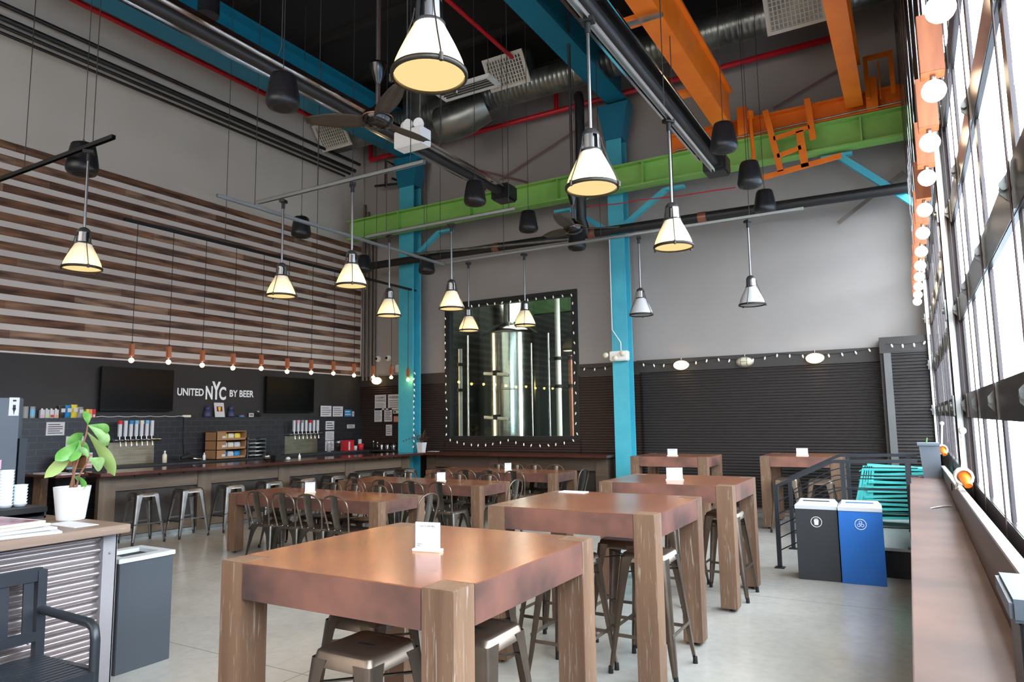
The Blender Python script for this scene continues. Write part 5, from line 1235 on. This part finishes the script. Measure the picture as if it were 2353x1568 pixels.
leaf(V(.03, .5, -.02), V(-.07, .38, -.08), .058, .02, M['leaf']); leaf(V(.03, .5), V(.02, .37, -.06), .05, .01, M['leaf']); leaf(V(.1, .38), V(.06, .46, -.05), .03, .01, M['leaf_pale']); leaf(V(.1, .39, -.02), V(.22, .33, -.06), .06, .02, M['leaf_pale']); leaf(V(.1, .4), V(.0, .5, .03), .035, .01, M['leaf'])
leaf(V(.03, .28), V(.1, .19, -.05), .03, .02, M['leaf']); leaf(V(.0, .27), V(.07, .26, -.06), .025, .01, M['leaf'])
# magazines
for k, (x0, x1, y0, y1, z, m, a, lab) in enumerate(((-4.62, -4.2, 1.86, 2.2, 1.05, 'paper', -14, 'bottom white newspaper of the stack on the service counter'), (-4.7, -4.27, 1.88, 2.18, 1.064, 'paper', -4, 'second magazine up in the stack on the service counter'), (-4.78, -4.33, 1.85, 2.14, 1.078, 'cream', 10, 'third magazine up in the stack on the service counter'), (-4.85, -4.4, 1.88, 2.16, 1.09, 'paper', 4, 'top magazine of the stack with a dark red cover'))):
    O = ((x0 + x1) / 2, (y0 + y1) / 2, z); t = thing('magazine', lab, 'magazine', O, R(a), 'stack of papers on the service counter')
    w, h = (x1 - x0) / 2, (y1 - y0) / 2
    MB().bx(-w, w, -h, h, 0, .0115).build('pages', M[m], t)
    if k == 3: MB().bx(-w + .02, w - .02, -h + .02, h - .02, .0116, .0122).build('cover', mat('cover_photo', (90, 50, 56), .35, col2=(190, 120, 130), sc=5), t)
    else: MB().bx(-w + .03, w - .05, -h + .03, h - .04, .0116, .012).build('cover', M['grey_p'], t)
tag(MB((-4.5, 2.42, 1.05)).bx(-4.62, -4.3, 2.28, 2.42, 1.05, 1.053).build('loose_sheet', M['paper']), 'loose white sheet under the front of the white plant pot', 'paper')
# cup caddy and cups
O = (-5.4, 2.4, 1.05); t = thing('tray_organizer', 'black two tier tray organizer at the left edge of the service counter', 'tray', (-5.05, 2.2, 1.05)); O = (-5.05, 2.2, 1.05)
MB(O).bx(-5.25, -4.95, 1.85, 2.45, 1.09, 1.125).build('upper_tray', M['rubber'], t, bevel=.004); MB(O).bx(-5.25, -4.97, 1.85, 2.45, 1.05, 1.062).bx(-5.25, -4.97, 2.44, 2.45, 1.05, 1.09).bx(-5.25, -5.24, 1.85, 2.45, 1.05, 1.09).build('lower_tray', M['dark_metal'], t)
for k, (x, y, n, h, lab) in enumerate(((-5.12, 2.275, 12, .24, 'taller stack of clear plastic cups on the black tray'), (-5.12, 2.36, 7, .14, 'shorter stack of clear plastic cups on the black tray'))):
    O = (x, y, 1.125); mb = MB(O); pr = [(.001, 0)]
    for i in range(n): z = h * i / n; pr += [(.032 + .004 * (i / n), z), (.042, z + h / n * .9), (.043, z + h / n)]
    mb.lathe(pr, O, 20); tag(mb.build('cup_stack', mat('frosted_cup', (222, 228, 236), .3)), lab, 'cups', 'stacks of plastic cups')
# tall fridge with bottle sticker
O = (-7.15, 2.9, 0); t = thing('tall_fridge', 'tall dark grey fridge with a white bottle sticker at the left edge', 'fridge', O)
MB(O).bx(-7.55, -6.92, 2.3, 3.17, 0, 1.9).build('cabinet', M['dark_metal'], t, bevel=.008)
MB(O).bx(-6.92, -6.87, 2.3, 3.12, .25, 1.895).build('door', mat('fridge_door_grey', (84, 88, 96), .4), t, bevel=.006)
MB(O).bx(-6.93, -6.86, 3.13, 3.19, .0, 1.54).build('door_handle', M['bench'], t)
q = MB(O).bx(-6.868, -6.866, 3.03, 3.11, 1.74, 1.9).build('sticker', M['paper'], t)
MB(O).bx(-6.8655, -6.865, 3.058, 3.085, 1.865, 1.88).bx(-6.8655, -6.865, 3.06, 3.083, 1.8, 1.835).prism([(-6.865, 3.056, 1.805), (-6.865, 3.087, 1.805), (-6.865, 3.076, 1.775), (-6.865, 3.073, 1.75), (-6.865, 3.07, 1.75), (-6.865, 3.067, 1.775)], (-.0005, 0, 0)).build('sticker_drawing', M['ink'], t)
for k, (z0, z1, m) in enumerate(((1.3, 1.38, 'pink'), (1.2, 1.27, 'lime'), (1.05, 1.18, 'peach'), (.98, 1.04, 'yellow'))):
    tag(MB((-6.4, 2.8, z0)).bx(-6.865, -6.863, 2.7, 3.0, z0 - .02, z1 - .02).build('flyer', M[m]), '%s flyer stuck on the tall fridge door' % {'pink': 'pink', 'lime': 'lime green', 'peach': 'peach', 'yellow': 'yellow'}[m], 'flyer', 'flyers on the tall fridge')
# trash bin at left
O = (-4.85, 2.97, 0); t = thing('trash_bin', 'tall black square trash bin with silver open top behind the service counter', 'trash bin', O)
MB(O).bx(-5.06, -4.67, 2.78, 3.17, 0, .72).build('body', mat('left_bin_charcoal', (62, 66, 72), .42), t, bevel=.004)
mb = MB(O); mb.bx(-5.07, -4.66, 2.77, 2.84, .72, .75).bx(-5.07, -4.66, 3.11, 3.18, .72, .75).bx(-5.07, -4.98, 2.84, 3.11, .72, .75).bx(-4.75, -4.66, 2.84, 3.11, .72, .75); mb.build('rim', M['bin_lid'], t, bevel=.003)
MB(O).bx(-4.98, -4.75, 2.84, 3.11, .7205, .724).build('opening', M['rubber'], t)
# bench
O = (-3.9, 1.3, 0); bn = thing('bench', 'black metal slatted bench with arms against the corrugated counter', 'bench', O)
y0, y1 = .75, 2.05
for y in (y0, y1):
    MB(O).bar((-4.15, y, 0), (-4.17, y, .87), .045, .045).build('back_post', M['bench'], bn)
    MB(O).tube([(-3.62, y, 0), (-3.62, y, .58), (-3.635, y, .635), (-3.68, y, .655), (-4.15, y, .665)], .024, 8).build('armrest', M['bench'], bn)
    MB(O).bar((-4.15, y, .4), (-3.62, y, .42), .03, .05).build('seat_side', M['bench'], bn)
    MB(O).bar((-4.15, y, .12), (-3.62, y, .12), .025, .025).build('stretcher', M['bench'], bn)
MB(O).bar((-4.17, y0, .85), (-4.17, y1, .85), .035, .07).build('top_rail', M['bench'], bn)
MB(O).bar((-4.155, y0, .53), (-4.155, y1, .53), .03, .05).build('lower_rail', M['bench'], bn)
for k in range(11): yy = y0 + .06 + (y1 - y0 - .12) * k / 10; MB(O).bar((-4.156, yy, .55), (-4.17, yy, .82), .012, .05, (0, 1, 0)).build('back_slat', M['bench'], bn)
for k in range(13): x = -4.12 + .485 * k / 12; MB(O).bx(x - .013, x + .013, y0, y1, .425, .437).build('seat_slat', M['bench'], bn)
MB(O).bx(-3.64, -3.6, y0, y1, .38, .435).build('front_rail', M['bench'], bn)

# ------------------------------------------------- bins, stairs, teal stack
for x0, x1, m, lab, cat, ic in ((-1.13, -.735, 'bin_black', 'black waste bin with white lid and a bin symbol', 'trash bin', 0), (-.73, -.335, 'bin_blue', 'blue recycling bin with white lid and recycling symbol', 'recycling bin', 1)):
    y0, y1 = 7.68, 8.02; xm = (x0 + x1) / 2; O = (xm, 7.85, 0)
    t = thing('recycling_bin' if ic else 'waste_bin', lab, cat, O, R(3.0), 'pair of sorting bins')
    h = (x1 - x0) / 2 - .003
    MB().bx(-h, h, -.17, .17, 0, .7).build('body', M[m], t, bevel=.003)
    mb = MB(); mb.bx(-h - .002, h + .002, -.175, .175, .7, .735).add([(-h, -.175, .735), (h, -.175, .735), (h, .175, .735), (-h, .175, .735), (-h + .03, -.1, .76), (h - .03, -.1, .76), (h - .03, .175, .77), (-h + .03, .175, .77)], [(0, 1, 5, 4), (1, 2, 6, 5), (2, 3, 7, 6), (3, 0, 4, 7), (4, 5, 6, 7)])
    mb.build('lid', M['bin_lid'], t)
    MB().bx(-h + .07, h - .07, -.03, .005, .764, .769).build('slot', M['bin_blue'] if ic else M['rubber'], t)
    rg = MB(); ring = [(.05 * math.cos(2 * PI * k / 28), -.172, .575 + .05 * math.sin(2 * PI * k / 28)) for k in range(28)]; rg.tube(ring, .0028, 6, closed=True)
    if not ic:
        rg.prism([(-.017, -.1715, .545), (.017, -.1715, .545), (.022, -.1715, .595), (-.022, -.1715, .595)], (0, -.002, 0)).prism([(-.02, -.1715, .6), (.02, -.1715, .6), (.012, -.1715, .607), (-.012, -.1715, .607)], (0, -.002, 0))
    else:
        for k in range(3):
            a = R(90 + 120 * k); cx, cz = .019 * math.cos(a), .575 + .019 * math.sin(a); pts = [(cx + .013 * math.cos(2 * PI * j / 10), -.172, cz + .013 * math.sin(2 * PI * j / 10)) for j in range(10)]
            rg.tube(pts, .0022, 5, closed=True)
    rg.build('symbol', M['white_letter'], t)
pt = thing('stair_platform', 'low grey landing with a black front and two steps beside the windows', 'stairs', (-.3, 9.5, 0)); O = (-.3, 9.5, 0)
MB(O).bx(-.76, .3, 8.12, 10.9, 0, .27).build('base', M['black_face'], pt); MB(O).bx(-.76, .3, 8.1, 10.9, .27, .3).build('landing', M['platform'], pt)
MB(O).bx(-1.06, -.76, 8.15, 9.3, 0, .15).build('step', M['platform'], pt); 
def railing(y, lab, xs):
    O = (-.7, y, 0); t = thing('stair_railing', lab, 'railing', O, 0, 'charcoal stair railings')
    x0, xm, xe = xs
    top = [(x0 - .02, y, .86), (xm, y, 1.155), (xe, y, 1.17)]
    MB(O).bar(top[0], top[1], .045, .035).bar(top[1], top[2], .045, .035).build('handrail', M['rail'], t)
    for x, z0, z1 in ((x0, 0, .87), (xm + .09, .3, 1.15), (xe - .09, .3, 1.16)):
        p = MB(O).bx(x - .022, x + .022, y - .022, y + .022, z0, z1).build('post', M['rail'], t); MB(O).bx(x - .05, x + .05, y - .05, y + .05, z0, z0 + .01).build('base_plate', M['rail'], p)
    for k in range(5):
        dz = .14 + .13 * k
        MB(O).tube([(x0, y, .86 - dz - .02), (xm - .1, y, 1.11 - dz), (xm + .03, y, 1.15 - dz), (xe, y, 1.16 - dz)], .007, 6).build('rod', M['rail'], t)
railing(8.13, 'charcoal stair railing nearer the camera, right behind the bins', (-1.37, -.78, .0))
railing(9.33, 'charcoal stair railing farther away, in front of the teal furniture stack', (-1.4, -.82, .0))
# teal folded patio chairs, stacked
def teal_chair():
    t = thing('folding_chair', 'x', 'chair')
    MB().bx(-.36, .3, -.24, .24, 0, .02).build('seat_board', M['teal_furn'], t)
    for k in range(6):
        y = -.2 + .08 * k; MB().bar((-.36, y, .012), (-.43, y, -.03), .05, .012).build('back_slat', M['teal_furn'], t)
    MB().bar((-.38, -.25, .0), (.3, -.25, .022), .02, .03).build('side_frame', M['teal_furn'], t); MB().bar((-.38, .25, .022), (.3, .25, .0), .02, .03).build('side_frame', M['teal_furn'], t)
    return t
tch = teal_chair()
for k in range(12):
    z = .3 + .1 + .052 * k; lab = 'folded teal slatted chair in the stack by the windows, %s from the bottom' % ORD[k]
    loc = (-.16 - .03 * (k % 2) - .004 * (11 - k), 9.8, z)
    if k == 0: tch.location = loc; tch['label'] = lab; tch['group'] = 'stack of teal folding chairs'; o = tch
    else: o = dup(tch, loc, R((k * 37) % 9 - 4), lab)
    o.rotation_euler = (0, R(((k * 53) % 5) - 2), R((k * 37) % 9 - 4))

lc = thing('folding_chair', 'folded teal slatted chair leaning upright against the left side of the stack', 'chair', (-.6, 9.62, .3))
O = (-.6, 9.62, .3)
for k in range(5): MB(O).bar((-.74 + .05 * k, 9.56, .3), (-.565 + .022 * k, 9.56, 1.02), .034, .012, (0, 1, 0)).build('back_slat', M['teal_furn'], lc)
for t_ in (.12, .9): MB(O).bar((-.74 + .175 * t_ - .02, 9.572, .3 + .72 * t_), (-.54 + .063 * t_ + .02, 9.572, .3 + .72 * t_), .012, .03).build('cross_rail', M['teal_furn'], lc)
# --------------------------------------------------------- window ledge
ld_ = thing('window_ledge', 'narrow copper topped drink ledge running along below the windows', 'counter', (.08, 4, 0)); O = (.08, 4, 0)
MB(O).prism([(-.03, -1.5, .91), (.228, -1.5, .91), (.228, 9.15, .91), (-.086, 9.15, .91)], (0, 0, .04)).build('countertop', M['ledge'], ld_, bevel=.003)
MB(O).prism([(.228, -1.5, .8), (.228, -1.5, 1.275), (.228, 9.15, 1.055), (.228, 9.15, .8)], (.027, 0, 0)).build('backboard', mat('ledge_backboard', (74, 60, 54), .4, .2), ld_); MB(O).prism([(.224, -1.5, 1.275), (.224, -1.5, 1.287), (.224, 9.15, 1.067), (.224, 9.15, 1.055)], (.038, 0, 0)).build('backboard_cap', M['track'], ld_)
for y in (1.0, 3.6, 5.9, 7.85): MB(O).bar((.01, y, 0), (.01, y, .91), .05, .05).build('leg', M['rail'], ld_)
MB(O).bar((.01, 1.0, .86), (.01, 7.85, .86), .04, .06).build('under_rail', M['rail'], ld_)
tag(MB((.1, 6.2, .95)).tube([(.06, 6.0, .955), (.14, 6.15, .956), (.2, 6.2, .956)], .006, 6).build('plastic_straw', M['white_plastic']), 'white plastic straw lying on the copper window ledge', 'straw')
tag(MB((.24, 3.0, 1.05)).cyl((.226, 3.0, 1.06), (.22, 3.0, 1.06), .03, 12).build('ledge_socket', M['rubber']), 'round black grommet on the board behind the ledge, nearer one', 'grommet', 'grommets on the ledge board')
tag(MB((.24, 6.6, 1.05)).cyl((.226, 6.6, 1.06), (.22, 6.6, 1.06), .03, 12).build('ledge_socket', M['rubber']), 'round black grommet on the board behind the ledge, farther one', 'grommet', 'grommets on the ledge board')
O = (.13, 8.95, .95); t = thing('planter_box', 'grey tapered planter box standing on the far end of the window ledge', 'planter', O)
MB(O).add([(.05, 8.85, .95), (.22, 8.85, .95), (.22, 9.08, .95), (.05, 9.08, .95), (.025, 8.82, 1.3), (.222, 8.82, 1.3), (.222, 9.11, 1.3), (.025, 9.11, 1.3)], [(0, 3, 2, 1), (0, 1, 5, 4), (1, 2, 6, 5), (2, 3, 7, 6), (3, 0, 4, 7), (4, 5, 6, 7)]).build('box', mat('planter_grey', (92, 98, 106), .5), t)
MB(O).bx(.01, .224, 8.8, 9.13, 1.3, 1.325).build('rim', mat('planter_rim_grey', (92, 98, 106), .5), t)
MB(O).tube([(.1, 8.95, 1.32), (.11, 8.95, 1.38)], .008, 6).build('stalk', M['leaf'], t)
for x, y, z, lab in ((.275, 5.5, 1.2, 'orange door handle bound with white rope, nearer one on the sill'), (.275, 9.4, 1.2, 'orange door handle bound with white rope, farther one near the planter')):
    O = (x, y, z); t = thing('rope_handle', lab, 'handle', O, 0, 'rope bound orange door handles')
    mb = MB(O); mb.tube([(x, y + .13, z - .02), (x - .02, y + .05, z + .05), (x - .02, y - .05, z + .05), (x, y - .12, z - .02)], .05, 10, rs=[.024, .042, .042, .024]); mb.build('grip', M['orange_plastic'], t)
    mb = MB(O)
    for k in range(7): mb.tube([(x - .02 + .05 * math.cos(a), y - .1 + k * .016 + .012 * math.sin(2 * a + k), z + .035 + .05 * math.sin(a)) for a in [2 * PI * j / 12 for j in range(12)]], .009, 6, closed=True)
    mb.tube([(x - .02, y - .02, z + .09), (x - .01, y + .02, z + .2), (x, y + .05, z + .33)], .011, 6).ball((x, y + .05, z + .33), .025, 8, 6)
    mb.tube([(x - .05, y - .03, z + .03), (x - .065, y - .05, z - .05), (x - .05, y - .09, z - .03)], .009, 6)
    mb.build('rope_wrap', M['rope'], t)
O = (.24, 1.95, .95); t = thing('ledge_post', 'dark grey post with a chunky cap at the near end of the window ledge', 'post', O)
MB(O).bx(.165, .225, 1.86, 2.05, .95, 1.2).build('shaft', M['dark_metal'], t, bevel=.004); MB(O).bx(.145, .3, 1.8, 2.1, 1.214, 1.262).build('cap', mat('post_cap_grey', (70, 76, 84), .4), t, bevel=.008)

# ----------------------------------------------------------------- lighting
wd = bpy.data.worlds.new('sky'); SC.world = wd; wd.use_nodes = True
bg = wd.node_tree.nodes['Background']; bg.inputs['Color'].default_value = (.92, .96, 1, 1); bg.inputs['Strength'].default_value = 26.0
def area(name, loc, rot, sx, sy, e, col=(1, 1, 1), portal=False):
    l = bpy.data.lights.new(name, 'AREA'); l.shape = 'RECTANGLE'; l.size = sx; l.size_y = sy; l.energy = e; l.color = col
    if portal: l.cycles.is_portal = True
    o = bpy.data.objects.new(name, l); COL.objects.link(o); o.location = loc; o.rotation_euler = rot; return o
area('window_portal', (XR + .1, 4.6, 3.15), (0, R(90), 0), 4.3, 15.2, 1, portal=True)
area('brewery_fill', (-8.0, 15.6, 7.3), (0, 0, 0), 3, 3, 240, (1, .97, .9))  # added overhead fill so the brewing tank reads bright
def aimed(name, loc, tgt, sx, sy, e, col):
    o = area(name, loc, (0, 0, 0), sx, sy, e, col)
    o.rotation_euler = (Vector(tgt) - Vector(loc)).to_track_quat('-Z', 'Y').to_euler()
aimed('brewery_side_fill', (-5.0, 13.1, 2.6), (-8.6, 14.8, 2.4), .6, 3.4, 120, (.95, .98, 1))  # added strip out of view, puts a bright band on the tank
aimed('brewery_warm_fill', (-9.7, 13.0, 2.4), (-8.8, 14.6, 2.2), .25, 3.0, 30, (1, .7, .4))  # added warm strip, hidden left of the brewery window
area('upper_rear_fill', (-5.6, -4.2, 6.2), (R(96), 0, 0), 9, 3, 330, (1, .95, .88))  # added fill behind the camera to lift the upper walls
area('rear_fill', (-5.0, -4.2, 3.2), (R(82), 0, 0), 8, 3, 160, (1, .94, .86))  # added fill behind the camera, brightens fronts and metal facing it
SC.view_settings.view_transform = 'Standard'
SC.view_settings.exposure = .0
